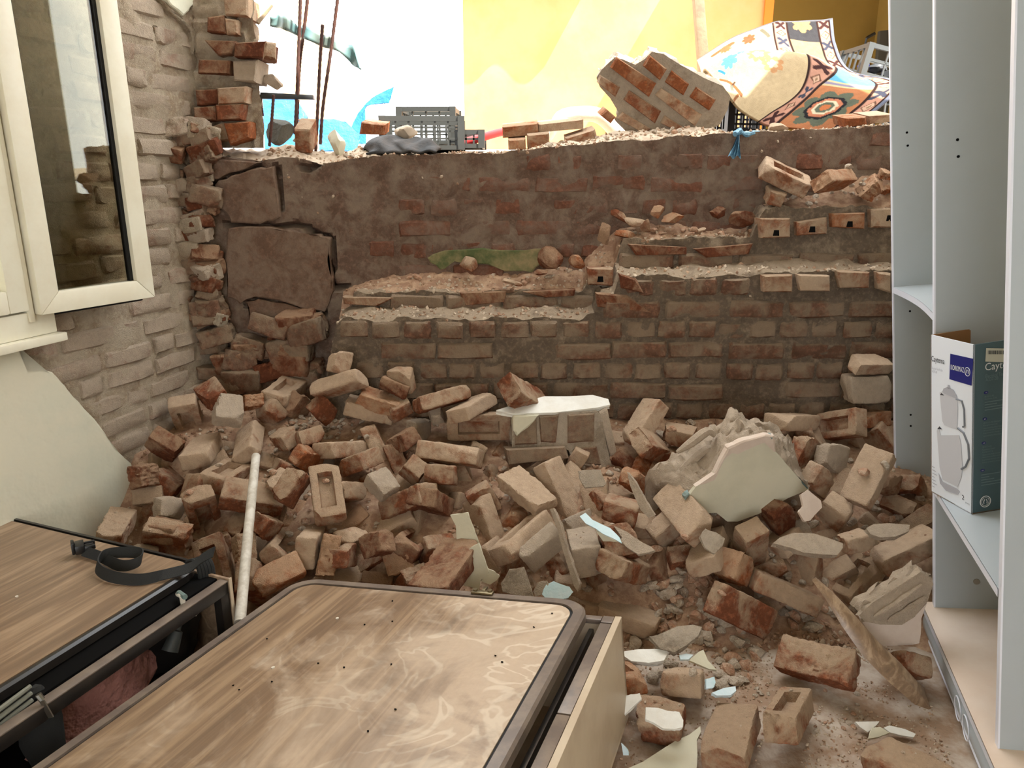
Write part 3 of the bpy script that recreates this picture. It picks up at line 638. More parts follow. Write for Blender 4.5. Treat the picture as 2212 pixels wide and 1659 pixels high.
# teal side
prn('barcode_label', [(2130, 752), (2185, 753), (2184, 783), (2128.5, 781)], M_LAB, ont, 0, nT)
bc = MB(); rr_ = random.Random(3)
for i in range(24):
    x = 2134 + i * 1.9; w = rr_.choice((.4, .7, 1.1)); bc.prism([ont(x, 757) + nT * .0008, ont(x + w, 757) + nT * .0008, ont(x + w, 765) + nT * .0008, ont(x, 765) + nT * .0008], nT * .0003)
bc.build('barcode', M_PD, bx)
p = ont(2128, 806); txt('Caytema', p, xt, yb, (ont(2198, 806) - p).length, .024, M_PW, bx)
p = ont(2129, 817); txt('Electrical Tea Pot Set', p, xt, yb, (ont(2190, 817) - p).length, .009, M_PTG, bx); p = ont(2129, 824); txt('A337-08', p, xt, yb, (ont(2156, 824) - p).length, .008, M_PTG, bx)
for (y, cc, L) in ((848, 'TR', ('18/10 Cr-Ni', 'Paslanmaz Çelik', 22, 15, 26, 26)), (905, 'D', ('18/10 Cr-Ni Edelstahl', 'Energieeinsparung', 'Automatische Heat Control', 'Automatische Sicherheitsabschaltung', 'Ergonomische Design und sicher', 'Automatische Warmhalte und Koch')), (957, 'GB', ('18/10 Cr-Ni', 'Stainless Steel', 'Energy Saving', 'Automatic heat control', 'Automatic safety control', 'Ergonomic Design and safe use', 'Safety system to prevent waterless')), (1016, 'RUS', (24, 10, 16, 26, 26))):
    x0 = 2130 - (y - 848) * .045
    c3 = ont(x0, y); MB().prism([c3 + xt * (.0055 * math.cos(a)) + yb * (.0036 * math.sin(a)) for a in np.linspace(0, 2 * math.pi, 20)[:-1]], nT * .0004).build('language_badge', M_NAVY, bx)
    txt(cc, c3 + nT * .0008 - xt * .0025 - yb * .0014, xt, yb, .005, .0028, M_PW, bx)
    for i, s in enumerate(L):
        p = ont(x0 - 3, y + 11 + i * 5.6)
        if isinstance(s, int): MB().prism([p, p + xt * (.0021 * s), p + xt * (.0021 * s) + yb * .0022, p + yb * .0022], nT * .0003).build('small_print', M_PTG, bx); continue
        txt(s, p, xt, yb, .0027 * len(s) * .78, .0042, M_PTG, bx)
ring((2128, 1083), .0135, .0145, ont, .0011, M_PW, nT); ring((2128, 1083), .0098, .0105, ont, .0006, M_PW, nT); bull((2128, 1083), .008, ont, M_PW, nT)
p = ont(2161, 1092); txt('!', p, xt, yb, .0022, .02, M_PW, bx)
# loose cardboard strip standing by the near panel
cs = MB(); P = [onp(x, y, SH @ Vector((.05, -.5, .37)), -D1) for x, y in ((2182, 893), (2196, 880), (2196, 1245), (2170, 1250))]
tag(MB().prism([q for q in P], D1 * .006).build('cardboard_sheet', M_CARD), 'torn brown cardboard sheet standing on the shelf by the kettle box', 'cardboard')
# ---------------- front cabinet lying on its back ----------------
Dc1 = ray(1700, 505).normalized(); FRp = atz(1279, 1296, .31)
nn = ray(648, 1246).cross(ray(1279, 1296)); Dc2 = nn.cross(Dc1).normalized()
if Dc2.x < 0: Dc2 = -Dc2
Nc = Dc2.cross(Dc1)
rF = ray(648, 1246); A_ = np.array([[rF.x, Dc2.x], [rF.y, Dc2.y], [rF.z, Dc2.z]]); sol = np.linalg.lstsq(A_, np.array(FRp - CAM), rcond=None)[0]; WC = float(sol[1])
print('cab', WC, Dc1, Dc2, Nc)
MC = frame(FRp, Dc2, Dc1, Nc)
def rrect(x0, x1, y0, y1, r, k=8):
    P = []
    for cx, cy, a0_ in ((x1 - r, y1 - r, 0), (x0 + r, y1 - r, 90), (x0 + r, y0 + r, 180), (x1 - r, y0 + r, 270)):
        for i in range(k + 1): a = math.radians(a0_ + 90 * i / k); P.append((cx + r * math.cos(a), cy + r * math.sin(a)))
    return P
def ringmesh(mb, A, Bq, zA, zB):
    k = len(A); n = len(mb.v); mb.v += [(x, y, zA) for x, y in A] + [(x, y, zB) for x, y in Bq]
    mb.f += [(n + i, n + (i + 1) % k, n + k + (i + 1) % k, n + k + i) for i in range(k)]
def cabinet(name, M, w, ln, label, mat, trim, hb, tw=.028, gap=.07, cl=(0, 0), rad=.075):
    c = empty(name, M=M); tag(c, label, 'cabinet')
    o0 = rrect(-w, 0, -ln, 0, rad); o1 = rrect(-w + .006, -.006, -ln + .006, -.006, rad - .006); o2 = rrect(-w + tw, -tw, -ln + tw, -tw, rad - .02); o3 = rrect(-w + tw + .007, -tw - .007, -ln + tw + .007, -tw - .007, rad - .026)
    t = MB(); ringmesh(t, o0, o0, -.024, -.005); ringmesh(t, o0, o1, -.005, 0); ringmesh(t, o1, o2, 0, 0); ringmesh(t, o2, o2, 0, -.006)
    t.build('door_trim', trim, c, 35)
    g = MB(); ringmesh(g, o2, o3, -.0055, -.005); g.build('door_gasket', M_RUB, c)
    p = MB(); k = len(o3); p.v += [(x, y, -.002) for x, y in o3]; p.f.append(tuple(range(k))); ringmesh(p, o3, o3, -.002, -.02); p.v += [(x, y, -.02) for x, y in o0]; n = len(p.v); p.f.append(tuple(range(n - k, n)))
    p.build('door_panel', mat, c)
    return c
cab = cabinet('cabinet', MC, WC, 1.25, 'fallen cabinet in front, its dusty wood-grain door facing up', M_WOODD, M_BRN, .27)
gx = .062
def cbx(name, a, b, m, par=None, bev=.002): return MB().box(a, b).build(name, m, par or cab, 30, bev)
cbx('side_panel', (gx, -1.25, -.275), (gx + .016, -.028, -.022), M_SIDE); cbx('far_panel', (-WC + .02, -.045, -.275), (gx + .016, -.028, -.030), M_SIDE)
cbx('side_panel', (-WC + .015, -1.25, -.275), (-WC + .03, -.045, -.03), M_SIDE); cbx('back_panel', (-WC + .02, -1.25, -.285), (gx + .016, -.028, -.275), M_SIDE)
for y0, y1 in ((-.062, -.03), (-.42, -.066), (-.80, -.424), (-1.25, -.804)): cbx('edge_strip', (gx - .028, y0, -.036), (gx - .001, y1, -.0225), M_BRN)
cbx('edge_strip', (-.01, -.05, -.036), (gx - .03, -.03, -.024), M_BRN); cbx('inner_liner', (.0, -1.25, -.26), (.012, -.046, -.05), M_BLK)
la = cbx('latch', (-.315, -.022, 0), (-.255, -.004, .007), M_BRASS, bev=.003)
for x in (-.305, -.265): MB().tube([(x, -.011, .006), (x, -.011, .011)], .006, 12).build('rivet', M_BRASS, la, 35)
cbx('tab', (-.29, -.01, .003), (-.28, .012, .008), M_BRASS, la, .001)
for (x, y) in ((-.615, -.43), (-.60, -.20)): MB().tube([(x, y, -.003), (x, y, .0005)], .004, 10).build('screw', M_ROPE, cab, 35)
for i in range(16):
    ch = chunk('grit', (.0035, .003, .002), 300 + i, M_NEARBLK, cab, 1); ch.location = (R.uniform(-WC + .1, -.06), R.uniform(-.6, -.08), 0)
# ---------------- left cabinet ----------------
Dl1 = ray(1767, 388).normalized(); Dl2 = Vector((Dl1.y, -Dl1.x, 0)).normalized(); Fl = atz(446, 1213, .335)
ML = frame(Fl, Dl2, Dl1, ZU)
lcab = cabinet('cabinet', ML, .80, 1.2, 'fallen cabinet on the left, wood-grain door up, strap lying on it', M_WOOD, M_BLK, .27, tw=.014)
def lb(name, a, b, m, par=None, bev=.002): return MB().box(a, b).build(name, m, par or lcab, 30, bev)
lb('front_rail', (.062, -1.2, -.062), (.085, -.02, -.03), M_BLK); lb('rail_cap', (.060, -1.2, -.03), (.087, -.02, -.026), M_BRN)
lb('front_rail', (.062, -1.2, -.285), (.085, -.02, -.26), M_BLK); lb('corner_post', (.06, -.05, -.26), (.086, -.02, -.06), M_BLK); lb('end_panel', (-.8, -.02, -.285), (.088, -.012, -.022), M_WOOD); lb('end_edge', (.088, -.021, -.285), (.091, -.011, -.02), M_SIDE)
lb('back_panel', (-.8, -1.2, -.295), (.085, -.02, -.285), M_BLK); lb('inner_wall', (-.35, -1.2, -.285), (-.34, -.02, -.03), M_NEARBLK); lb('under_door', (-.34, -1.2, -.04), (.05, -.02, -.028), M_NEARBLK); lb('side_panel', (-.8, -1.2, -.285), (-.785, -.02, -.03), M_WOOD)
for x, y in ((-.30, -.30), (-.6, -.25)): MB().tube([(x, y, -.003), (x, y, .0005)], .0035, 10).build('screw', M_ROPE, lcab, 35)
# contents seen through the open side
def LP(x, y, z): return ML @ Vector((x, y, z))
def onin(px, py, x): return onp(px, py, LP(x, 0, 0), Dl2)
o = chunk('blanket', (.06, .17, .11), 401, M_PINK, None, 4, .35); o.matrix_world = frame(onin(205, 1500, -.02), Dl2, Dl1, ZU); tag(o, 'pink folded blanket in clear plastic inside the left cabinet', 'blanket')
o = chunk('bag', (.05, .13, .10), 402, M_BPL, None, 3, .3); o.matrix_world = frame(onin(345, 1400, -.03), Dl2, Dl1, ZU); tag(o, 'dark bag at the far end inside the left cabinet', 'bag')
o = chunk('bag', (.035, .05, .11), 403, M_STRAP, None, 3, .25); o.matrix_world = frame(onin(95, 1590, .03), Dl2, Dl1, ZU); zb = o; tag(o, 'black zipped bag in the near part of the left cabinet', 'bag')
zp = MB(); a = onin(82, 1500, .075); zp.tube([a, a + Vector((.006, 0, -.012))], .006, 8); zp.prism([a + Vector((.002, -.004, -.012)), a + Vector((.012, -.004, -.012)), a + Vector((.024, -.004, -.05)), a + Vector((.014, -.004, -.052))], (0, .003, 0))
z = zp.build('zip_pull', M_STEEL, None, 35); z.parent = zb; z.matrix_parent_inverse = zb.matrix_world.inverted()
for i in range(4):
    a = onin(66 + 2 * i, 1482 + 15 * i, .05); b = a - Dl1 * .28 - ZU * .03
    tag(MB().tube([a + (b - a) * t for t in np.linspace(0, 1, 6)], [.0045, .005, .0052, .0052, .0052, .0052], 8).build('metal_tube', M_TUBE, None, 40), ('uppermost', 'second', 'third', 'lowest')[i] + ' thin grey metal tube of the bundle in the left cabinet', 'tube', 'tubes in the left cabinet')
a = onin(392, 1335, .045); b = onin(372, 1392, .045)
nzl = MB().tube([a, a + (b - a) * .45, a + (b - a) * .5, b, b + (b - a) * .25], [.006, .008, .014, .018, .020], 14, False).build('vacuum_nozzle', M_CRATE, None, 40); tag(nzl, 'dark grey vacuum nozzle hanging inside the left cabinet', 'nozzle')
# strap with buckle
def ribbon(name, pts, wv, m, th=.0016, par=None):
    n = len(pts); mb = MB(); P = [Vector(p) for p in pts]; T = []
    A = []; 
    for i in range(n):
        t = (P[min(i + 1, n - 1)] - P[max(i - 1, 0)]).normalized(); w = Vector(wv[i]); nn_ = t.cross(w).normalized() * th
        A.append([P[i] - w / 2 + nn_, P[i] + w / 2 + nn_, P[i] + w / 2 - nn_, P[i] - w / 2 - nn_, P[i] - w / 2 + nn_])
    mb.grid(A); mb.f += [(0, 1, 2, 3), tuple(len(mb.v) - 5 + q for q in (3, 2, 1, 0))]
    return mb.build(name, m, par, 50)
def smooth(pts, k=6):
    P = [np.array(p, float) for p in pts]; P = [2 * P[0] - P[1]] + P + [2 * P[-1] - P[-2]]; o = []
    for i in range(1, len(P) - 2):
        for j in range(k):
            t = j / k; o.append(Vector(.5 * (2 * P[i] + (P[i + 1] - P[i - 1]) * t + (2 * P[i - 1] - 5 * P[i] + 4 * P[i + 1] - P[i + 2]) * t * t + (3 * P[i] - P[i - 1] - 3 * P[i + 1] + P[i + 2]) * t ** 3)))
    o.append(Vector(P[-2])); return o
st = empty('strap', atz(200, 1190, .337)); tag(st, 'black webbing strap with a side-release buckle lying on the left cabinet', 'strap')
so_ = st.location.copy()
def tp(x, y, h): return atz(x, y, .337 + h) - so_
pp = smooth([tp(180, 1190, .012), tp(215, 1202, .01), tp(262, 1222, .012), tp(300, 1213, .02), tp(303, 1196, .026), tp(262, 1193, .026), tp(222, 1200, .02), tp(210, 1225, .016), tp(240, 1245, .012), tp(300, 1252, .01), tp(360, 1240, .012), tp(410, 1226, .016), tp(438, 1205, .035), tp(462, 1192, .05)])
ww = []
for i in range(len(pp)):
    t = i / (len(pp) - 1); ww.append(Vector((.004, .012, .026)) if .12 < t < .75 else Vector((.0, .022, .018)))
ribbon('webbing', pp, ww, M_STRAP, par=st)
bk = MB(); c = tp(182, 1180, .018); ax = (tp(205, 1175, .018) - tp(160, 1185, .018)).normalized(); ay = Vector((-ax.y, ax.x, 0)).normalized()
Mk = frame(c, ax, ay, ZU); bk.box((-.022, -.022, -.012), (.0, .022, .012), Mk).box((.0, -.019, -.006), (.026, -.010, .006), Mk).box((.0, .010, -.006), (.026, .019, .006), Mk).box((.0, -.005, -.005), (.022, .005, .005), Mk).box((-.03, -.016, -.012), (-.022, .016, .02), Mk)
bk.build('buckle', M_BPL, st, 30, .003)
kn = MB(); 
for i in range(5): 
    a = tp(404 + i * 7, 1214 - i * 2, .008); kn.tube(smooth([a, a + Vector((.02, -.006, .006)), a + Vector((.034, -.012, -.012)), a + Vector((.036, -.014, -.05))], 4), .006, 7)
kn.build('tied_end', M_STRAP, st, 45)
rg = empty('rag_tie', atz(388, 1298, .31)); tag(rg, 'white rag tied round the rail of the left cabinet', 'rag')
ro = rg.location; rb = MB(); rb.tube(smooth([atz(384, 1283, .32) - ro, atz(392, 1288, .325) - ro, atz(395, 1300, .31) - ro, atz(398, 1316, .29) - ro]), .006, 8); rb.build('knot', M_ROPE, rg, 45)
o = chunk('frayed_end', (.024, .016, .013), 410, M_ROPE, rg, 3, .7); o.location = atz(402, 1322, .28) - ro; o.rotation_euler = (.3, .5, .4)
for i in range(6):
    a = o.location + Vector((.012, 0, 0)); MB().tube([a, a + Vector((R.uniform(.006, .018), R.uniform(-.008, .008), R.uniform(-.012, .014)))], [.004, .001], 5).build('frayed_thread', M_ROPE, rg, 40)
MB().tube([atz(386, 1280, .325) - ro, atz(400, 1290, .328) - ro], .0065, 8).build('teal_band', M_SHEET, rg, 40)
# ---------------- loose bricks of the pile ----------------
B('xk','short brick standing upright on the crest, against the stepped wall',[-0.626, 2.617, 0.662],[0.683, -0.343, -0.632, -0.129],[0.082, 0.078, 0.045])
B('k','long whole brick with grey dusty side, the upright brick rising behind it',[-0.63, 2.6, 0.582],[0.131, 0.135, 0.946, -0.266],[0.195, 0.09, 0.053])
B('fk','frogged brick tilted up on the left crest, mortar half filling its hollow',[-0.882, 2.761, 0.507],[0.059, 0.666, -0.736, -0.102],[0.214, 0.101, 0.058])
B('k','long pale brick with wavy dusty edge under the red broken brick on the crest',[-0.524, 2.618, 0.481],[0.119, 0.008, -0.992, -0.029],[0.18, 0.096, 0.054])
B('xd','small dark red brick with a pale rim sticking up just left of centre',[-0.429, 2.621, 0.569],[0.194, -0.003, -0.98, 0.053],[0.107, 0.09, 0.051])
B('xro','flat broken red brick with a crumbled top lying on the long pale brick',[-0.484, 2.605, 0.517],[0.115, -0.088, -0.987, -0.062],[0.173, 0.097, 0.056])
B('x','shadowed brick leaning on the stepped wall behind the small dark red brick',[-0.406, 2.63, 0.59],[0.602, -0.429, 0.499, 0.453],[0.091, 0.088, 0.051])
B('xkm','brick thickly caked with pale mortar, the bright orange fragment on its corner',[-1.014, 2.521, 0.509],[0.224, 0.213, -0.904, -0.295],[0.099, 0.107, 0.058])
B('aro','bright orange brick fragment on the left crest',[-0.959, 2.631, 0.506],[0.07, 0.161, -0.865, -0.469],[0.083, 0.053, 0.049])
B('x','brown brick sloping down to the right directly under the bright orange fragment',[-0.908, 2.653, 0.46],[0.782, -0.358, 0.379, 0.342],[0.086, 0.1, 0.058])
B('fk','frogged brick leaning against the left brick wall, its deep hollow facing the room',[-1.228, 2.675, 0.426],[0.686, -0.255, -0.418, -0.539],[0.214, 0.099, 0.058])
B('x','reddish brick in shade, farthest back in the left corner of the pile',[-1.133, 2.687, 0.521],[0.141, -0.3, 0.903, 0.273],[0.092, 0.1, 0.058])
B('k','pale orange brick with a flat top facing up, left of the brick over the pole',[-1.088, 2.442, 0.384],[0.047, -0.759, 0.649, -0.037],[0.212, 0.094, 0.058])
B('k','pale brick standing on end directly above the tip of the white pole',[-0.944, 2.504, 0.39],[0.301, -0.726, 0.603, -0.137],[0.205, 0.089, 0.058])
B('f','frogged brick lying hollow side up, touching the white pole on its left',[-0.967, 2.326, 0.338],[0.135, 0.672, -0.726, -0.059],[0.208, 0.094, 0.056])
B('xd','dark brick shard at the foot of the leaning frogged brick, by the left wall',[-1.222, 2.461, 0.399],[0.845, -0.422, 0.264, 0.196],[0.116, 0.1, 0.058])
B('xrd','ragged dark red broken brick beside the end of the green plaster',[-1.233, 2.313, 0.345],[0.63, -0.163, -0.76, -0.003],[0.085, 0.1, 0.058])
B('amk','beige lump of mortar and brick below the ragged dark red brick',[-1.088, 2.155, 0.299],[0.121, 0.471, -0.83, 0.275],[0.088, 0.062, 0.064])
B('x','rounded brick end under the left corner of the hollow-side-up frogged brick',[-1.033, 2.255, 0.325],[0.499, -0.421, 0.748, 0.12],[0.086, 0.1, 0.058])
B('f','frogged brick in shade lying face-on, left of the long brick behind the pole',[-0.999, 2.198, 0.27],[0.74, -0.168, -0.444, -0.476],[0.213, 0.094, 0.058])
B('','long brown brick crossing behind the white pole',[-0.841, 2.222, 0.308],[0.158, 0.091, -0.968, -0.172],[0.194, 0.1, 0.058])
B('xkr','brick with a crumbly pale top, immediately right of the white pole',[-0.76, 2.256, 0.339],[0.139, -0.444, 0.882, 0.073],[0.092, 0.095, 0.055])
B('x','brown brick slanting between the crumbly pale brick and the upright frogged brick',[-0.698, 2.17, 0.366],[0.815, -0.275, -0.489, 0.147],[0.115, 0.1, 0.058])
B('f','frogged brick standing upright with an empty rectangular hollow, in mid pile',[-0.589, 2.183, 0.336],[0.232, -0.557, -0.775, -0.187],[0.198, 0.097, 0.056])
B('xo','broken brick with a pink torn face above the upright frogged brick',[-0.708, 2.389, 0.375],[0.791, -0.434, -0.431, 0.023],[0.078, 0.1, 0.058])
B('x','brick with a brown cut end and pink side, lying under the grey gravel patch',[-0.736, 2.494, 0.41],[0.11, -0.383, 0.893, -0.208],[0.106, 0.1, 0.058])
B('x','squat brick with a pale gritty top left of the grey gravel patch',[-0.805, 2.474, 0.416],[0.196, -0.471, 0.859, -0.051],[0.078, 0.096, 0.059])
B('k','pale brick strewn with grey gravel in mid pile',[-0.594, 2.48, 0.375],[0.051, 0.442, -0.881, 0.162],[0.213, 0.1, 0.057])
B('x','brown brick block just below the gravel-strewn brick',[-0.52, 2.371, 0.37],[0.209, 0.286, 0.932, -0.072],[0.125, 0.1, 0.06])
B('xd','dark red brick end between the tilted frogged brick and the long grey-sided brick',[-0.822, 2.712, 0.465],[0.816, -0.315, -0.482, 0.05],[0.104, 0.1, 0.058])
B('x','brick corner pointing up behind the grey gravel patch',[-0.697, 2.606, 0.484],[0.784, -0.451, -0.425, 0.043],[0.075, 0.097, 0.056])
B('x','dim brown brick right of the upright frogged brick',[-0.555, 2.247, 0.311],[0.077, 0.545, -0.796, 0.252],[0.133, 0.1, 0.058])
B('xd','brick with red torn end and pink flank, right of the gravel patch',[-0.382, 2.467, 0.414],[0.232, -0.331, 0.905, -0.136],[0.083, 0.099, 0.058])
B('x','small orange-brown brick below the long pale crest brick',[-0.425, 2.597, 0.499],[0.101, -0.339, 0.923, 0.152],[0.092, 0.099, 0.057])
B('','long brick on the crest with a two-tone red and dusty face',[-0.253, 2.573, 0.535],[0.113, -0.243, 0.942, -0.202],[0.201, 0.094, 0.054])
B('k','orange brick sloping up to the right above the sideways frogged brick',[-0.144, 2.56, 0.507],[0.106, -0.487, 0.858, -0.125],[0.197, 0.092, 0.05])
B('ar','brick with a crumbly broken end, topmost at the centre of the crest',[0.045, 2.54, 0.552],[0.034, 0.496, -0.756, 0.426],[0.252, 0.075, 0.099])
B('f','frogged brick on its side with a full rectangular hollow, left of the plaster-topped block',[-0.12, 2.551, 0.439],[0.67, -0.742, -0.007, 0.0],[0.229, 0.096, 0.058])
B('k','long brick with a red streak, lying under the sideways frogged brick',[-0.212, 2.381, 0.394],[0.048, -0.11, -0.961, 0.249],[0.215, 0.101, 0.062])
B('x','blocky brown brick under the red-streaked long brick',[-0.233, 2.285, 0.359],[0.023, -0.069, -0.975, 0.208],[0.101, 0.1, 0.062])
B('xkm','pale slab-like brick standing on edge left of the sideways frogged brick',[-0.344, 2.588, 0.41],[0.656, -0.244, -0.711, -0.072],[0.084, 0.096, 0.052])
B('am','rough mortar lump behind the left end of the sideways frogged brick',[-0.282, 2.586, 0.492],[0.158, -0.552, -0.788, -0.223],[0.11, 0.052, 0.05])
B('x','brick with a mortar lump on it, left of the blocky brown brick',[-0.329, 2.318, 0.361],[0.868, -0.361, 0.334, 0.06],[0.074, 0.1, 0.058])
B('xkm','wedge-shaped brick with a pale mortar top, left of the big orange-brown block',[-0.424, 2.241, 0.341],[0.113, 0.42, -0.863, -0.258],[0.082, 0.087, 0.059])
B('r','big orange-brown brick with a rough face in the middle of the pile',[-0.334, 2.223, 0.289],[0.218, 0.288, 0.901, -0.239],[0.194, 0.097, 0.07])
B('d','dark red brick jutting right from behind the big orange-brown brick',[-0.254, 2.23, 0.281],[0.246, 0.546, -0.781, 0.177],[0.214, 0.1, 0.059])
B('x','gable-shaped brick end above the pink brick and plaster sheet',[-0.092, 2.244, 0.285],[0.546, -0.673, 0.323, 0.381],[0.103, 0.085, 0.058])
B('rk','whole brick with a deeply pitted face below the plaster-topped block',[0.047, 2.231, 0.327],[0.057, -0.433, -0.891, -0.124],[0.201, 0.1, 0.054])
B('k','long narrow brick sloping down right with a red chipped top end',[0.158, 2.306, 0.299],[0.456, -0.289, -0.83, -0.142],[0.202, 0.1, 0.058])
B('k','large pale brick leaning up between the two plaster-bearing blocks',[0.473, 2.522, 0.462],[0.396, -0.264, 0.88, 0.004],[0.178, 0.098, 0.059])
B('x','red-sided brick right of the large pale leaning brick',[0.59, 2.485, 0.428],[0.042, -0.196, -0.98, -0.002],[0.112, 0.1, 0.057])
B('x','brown brick wedged under the left shoulder of the plaster-faced chunk',[0.473, 2.43, 0.413],[0.285, 0.31, -0.892, -0.166],[0.135, 0.1, 0.061])
B('k','brick with an orange scar and mortar cap, left of the frogged brick by the shelf',[1.019, 2.565, 0.45],[0.065, 0.314, -0.942, 0.102],[0.208, 0.098, 0.057])
B('f','frogged brick with a squarish hollow facing out, below the masonry stump',[1.192, 2.557, 0.441],[0.403, -0.726, 0.322, -0.454],[0.195, 0.101, 0.055])
B('k','pale brown brick under the lower left edge of the plaster-faced chunk',[0.528, 2.088, 0.32],[0.169, 0.573, 0.704, 0.384],[0.214, 0.101, 0.058])
B('x','cubic red brick with a pale top, right above the bluish plaster flake',[0.335, 2.102, 0.316],[0.076, -0.112, -0.99, 0.027],[0.106, 0.101, 0.062])
B('xo','orange brick piece behind the upright grey plaster splinter',[0.407, 2.289, 0.336],[0.671, -0.478, -0.563, -0.065],[0.07, 0.1, 0.058])
B('k','brick with a chipped corner standing diagonally right of the bluish plaster flake',[0.497, 2.153, 0.201],[0.539, -0.078, -0.564, -0.621],[0.209, 0.084, 0.053])
B('k','smooth brown brick propped below the plaster-faced chunk, flat stone on it',[0.597, 2.042, 0.209],[0.191, 0.806, 0.541, 0.144],[0.211, 0.096, 0.052])
B('','smooth brown brick with a six-sided outline under the plaster-faced chunk',[0.733, 2.068, 0.201],[0.217, 0.615, -0.553, 0.518],[0.216, 0.083, 0.066])
B('xd','dark red brick in shade under the right tip of the plaster-faced chunk',[0.84, 2.132, 0.281],[0.734, -0.587, -0.317, -0.128],[0.084, 0.101, 0.058])
B('k','brick leaning left with a chipped pale top, right of the pink plaster flake',[1.035, 2.2, 0.237],[0.436, -0.526, -0.047, -0.729],[0.213, 0.084, 0.058])
B('xk','short brick in front of the beige mortar-backed brick near the shelf',[1.019, 2.3, 0.337],[0.704, -0.518, -0.449, -0.187],[0.086, 0.1, 0.058])
B('xkm','beige brick with mortar on its back, leaning left near the shelf',[1.107, 2.409, 0.373],[0.565, -0.562, -0.561, -0.224],[0.102, 0.101, 0.058])
B('x','brick with a bright top edge leaning beside the top right of the plaster-faced chunk',[1.019, 2.446, 0.376],[0.705, -0.496, -0.493, -0.116],[0.127, 0.101, 0.058])
B('k','whole brick leaning steeply towards the white shelf panel',[1.137, 2.205, 0.384],[0.398, -0.301, 0.839, 0.217],[0.191, 0.095, 0.058])
B('xo','orange brick stub touching the shelf panel, below the masonry stump',[1.313, 2.596, 0.452],[0.001, -0.192, 0.974, -0.117],[0.123, 0.099, 0.056])
B('k','uppermost brick of the masonry stump next to the shelf panel',[1.29, 2.603, 0.657],[0.066, 0.157, -0.972, -0.162],[0.16, 0.077, 0.045])
B('akm','mortar-coated lower brick of the masonry stump, showing an orange hollow',[1.289, 2.61, 0.565],[0.003, -0.016, 0.997, -0.07],[0.15, 0.103, 0.099])
B('xd','dark brown brick in shade at the foot of the farthest shelf panel',[1.239, 2.278, 0.332],[0.669, -0.438, -0.581, -0.152],[0.08, 0.1, 0.058])
B('rk','pitted pink brick on the far corner of the left cabinet, behind the buckle',[-1.267, 2.164, 0.228],[0.037, 0.785, -0.618, -0.038],[0.206, 0.086, 0.053])
B('x','rough brown brick behind the black strap',[-1.046, 2.054, 0.249],[0.832, -0.539, 0.073, 0.113],[0.135, 0.101, 0.058])
B('amk','cream mortar-covered brick lying right under the strap buckle',[-1.1, 1.996, 0.215],[0.125, 0.188, -0.974, 0.015],[0.076, 0.075, 0.05])
B('f','frogged brick standing tall directly behind the tied strap end',[-0.907, 2.032, 0.163],[0.374, -0.739, 0.472, 0.303],[0.185, 0.094, 0.058])
B('xr','small pinkish brick just left of the middle of the white pole',[-0.815, 2.028, 0.22],[0.635, -0.431, 0.641, 0.01],[0.088, 0.1, 0.058])
B('f','brick with gravel in its hollow and a smooth brown face, right of the pole',[-0.719, 2.084, 0.185],[0.179, -0.629, -0.66, 0.37],[0.213, 0.095, 0.057])
B('k','clean-cut brick with a pale pink top, left of the crumbly red brick',[-0.621, 2.076, 0.208],[0.423, -0.523, -0.426, 0.605],[0.213, 0.096, 0.06])
B('xro','crumbly bright red brick behind the far edge of the front cabinet',[-0.551, 2.009, 0.211],[0.609, -0.239, 0.75, -0.098],[0.132, 0.1, 0.06])
B('x','small brown brick piece right of the crumbly bright red brick',[-0.51, 2.013, 0.21],[0.666, -0.19, -0.711, 0.123],[0.071, 0.1, 0.058])
B('xd','dark red brick with a torn face, left of the slotted brown brick',[-0.409, 2.032, 0.236],[0.552, -0.56, 0.618, 0.013],[0.079, 0.102, 0.058])
B('ao','thin pointed orange brick sliver touching the front cabinet edge',[-0.679, 1.92, 0.197],[0.018, -0.298, 0.889, 0.347],[0.148, 0.075, 0.05])
B('x','dusky brick beneath the brick with gravel in its hollow',[-0.757, 1.965, 0.144],[0.218, -0.743, -0.269, 0.572],[0.163, 0.096, 0.058])
B('x','dim brick deep between the pole and the upright frogged brick',[-0.763, 2.085, 0.271],[0.825, -0.296, -0.478, 0.064],[0.069, 0.1, 0.058])
B('x','brown brick low down between the left cabinet and the pole',[-0.834, 1.891, 0.124],[0.589, -0.219, -0.742, 0.232],[0.093, 0.101, 0.058])
B('xd','thin reddish shard left of the shaded face-on frogged brick',[-1.062, 2.066, 0.268],[0.067, -0.005, -0.997, 0.047],[0.096, 0.102, 0.058])
B('fd','brown brick with a broken slot in shade, left of the plaster sheet',[-0.311, 2.122, 0.192],[0.271, 0.586, -0.758, -0.092],[0.209, 0.092, 0.052])
B('xdo','red half brick with a pale right edge and small slot, behind the cabinet',[-0.346, 2.047, 0.184],[0.495, -0.657, 0.515, 0.241],[0.099, 0.085, 0.057])
B('rd','big rough brown brick leaning left of the cream plaster sheet',[-0.184, 1.867, 0.245],[0.004, 0.82, 0.567, 0.076],[0.239, 0.122, 0.058])
B('k','pink brick whose lower part the cream plaster sheet covers',[-0.089, 2.201, 0.227],[0.706, -0.412, 0.574, 0.056],[0.168, 0.1, 0.058])
B('fk','large brick lying diagonally with a long groove on top, right of the plaster sheet',[0.032, 2.071, 0.239],[0.199, -0.407, 0.867, -0.207],[0.211, 0.098, 0.061])
B('akm','grey slab of brick and mortar lying under the grooved diagonal brick',[0.09, 1.981, 0.254],[0.781, -0.525, -0.331, -0.074],[0.136, 0.078, 0.05])
B('akm','mortar-crusted brick block left of the bluish plaster flake',[0.219, 2.027, 0.219],[0.063, 0.694, 0.716, 0.036],[0.163, 0.088, 0.096])
B('r','rough reddish brick with a ridge, behind the corner of the front cabinet',[0.33, 1.974, 0.193],[0.251, 0.43, -0.866, 0.04],[0.214, 0.1, 0.069])
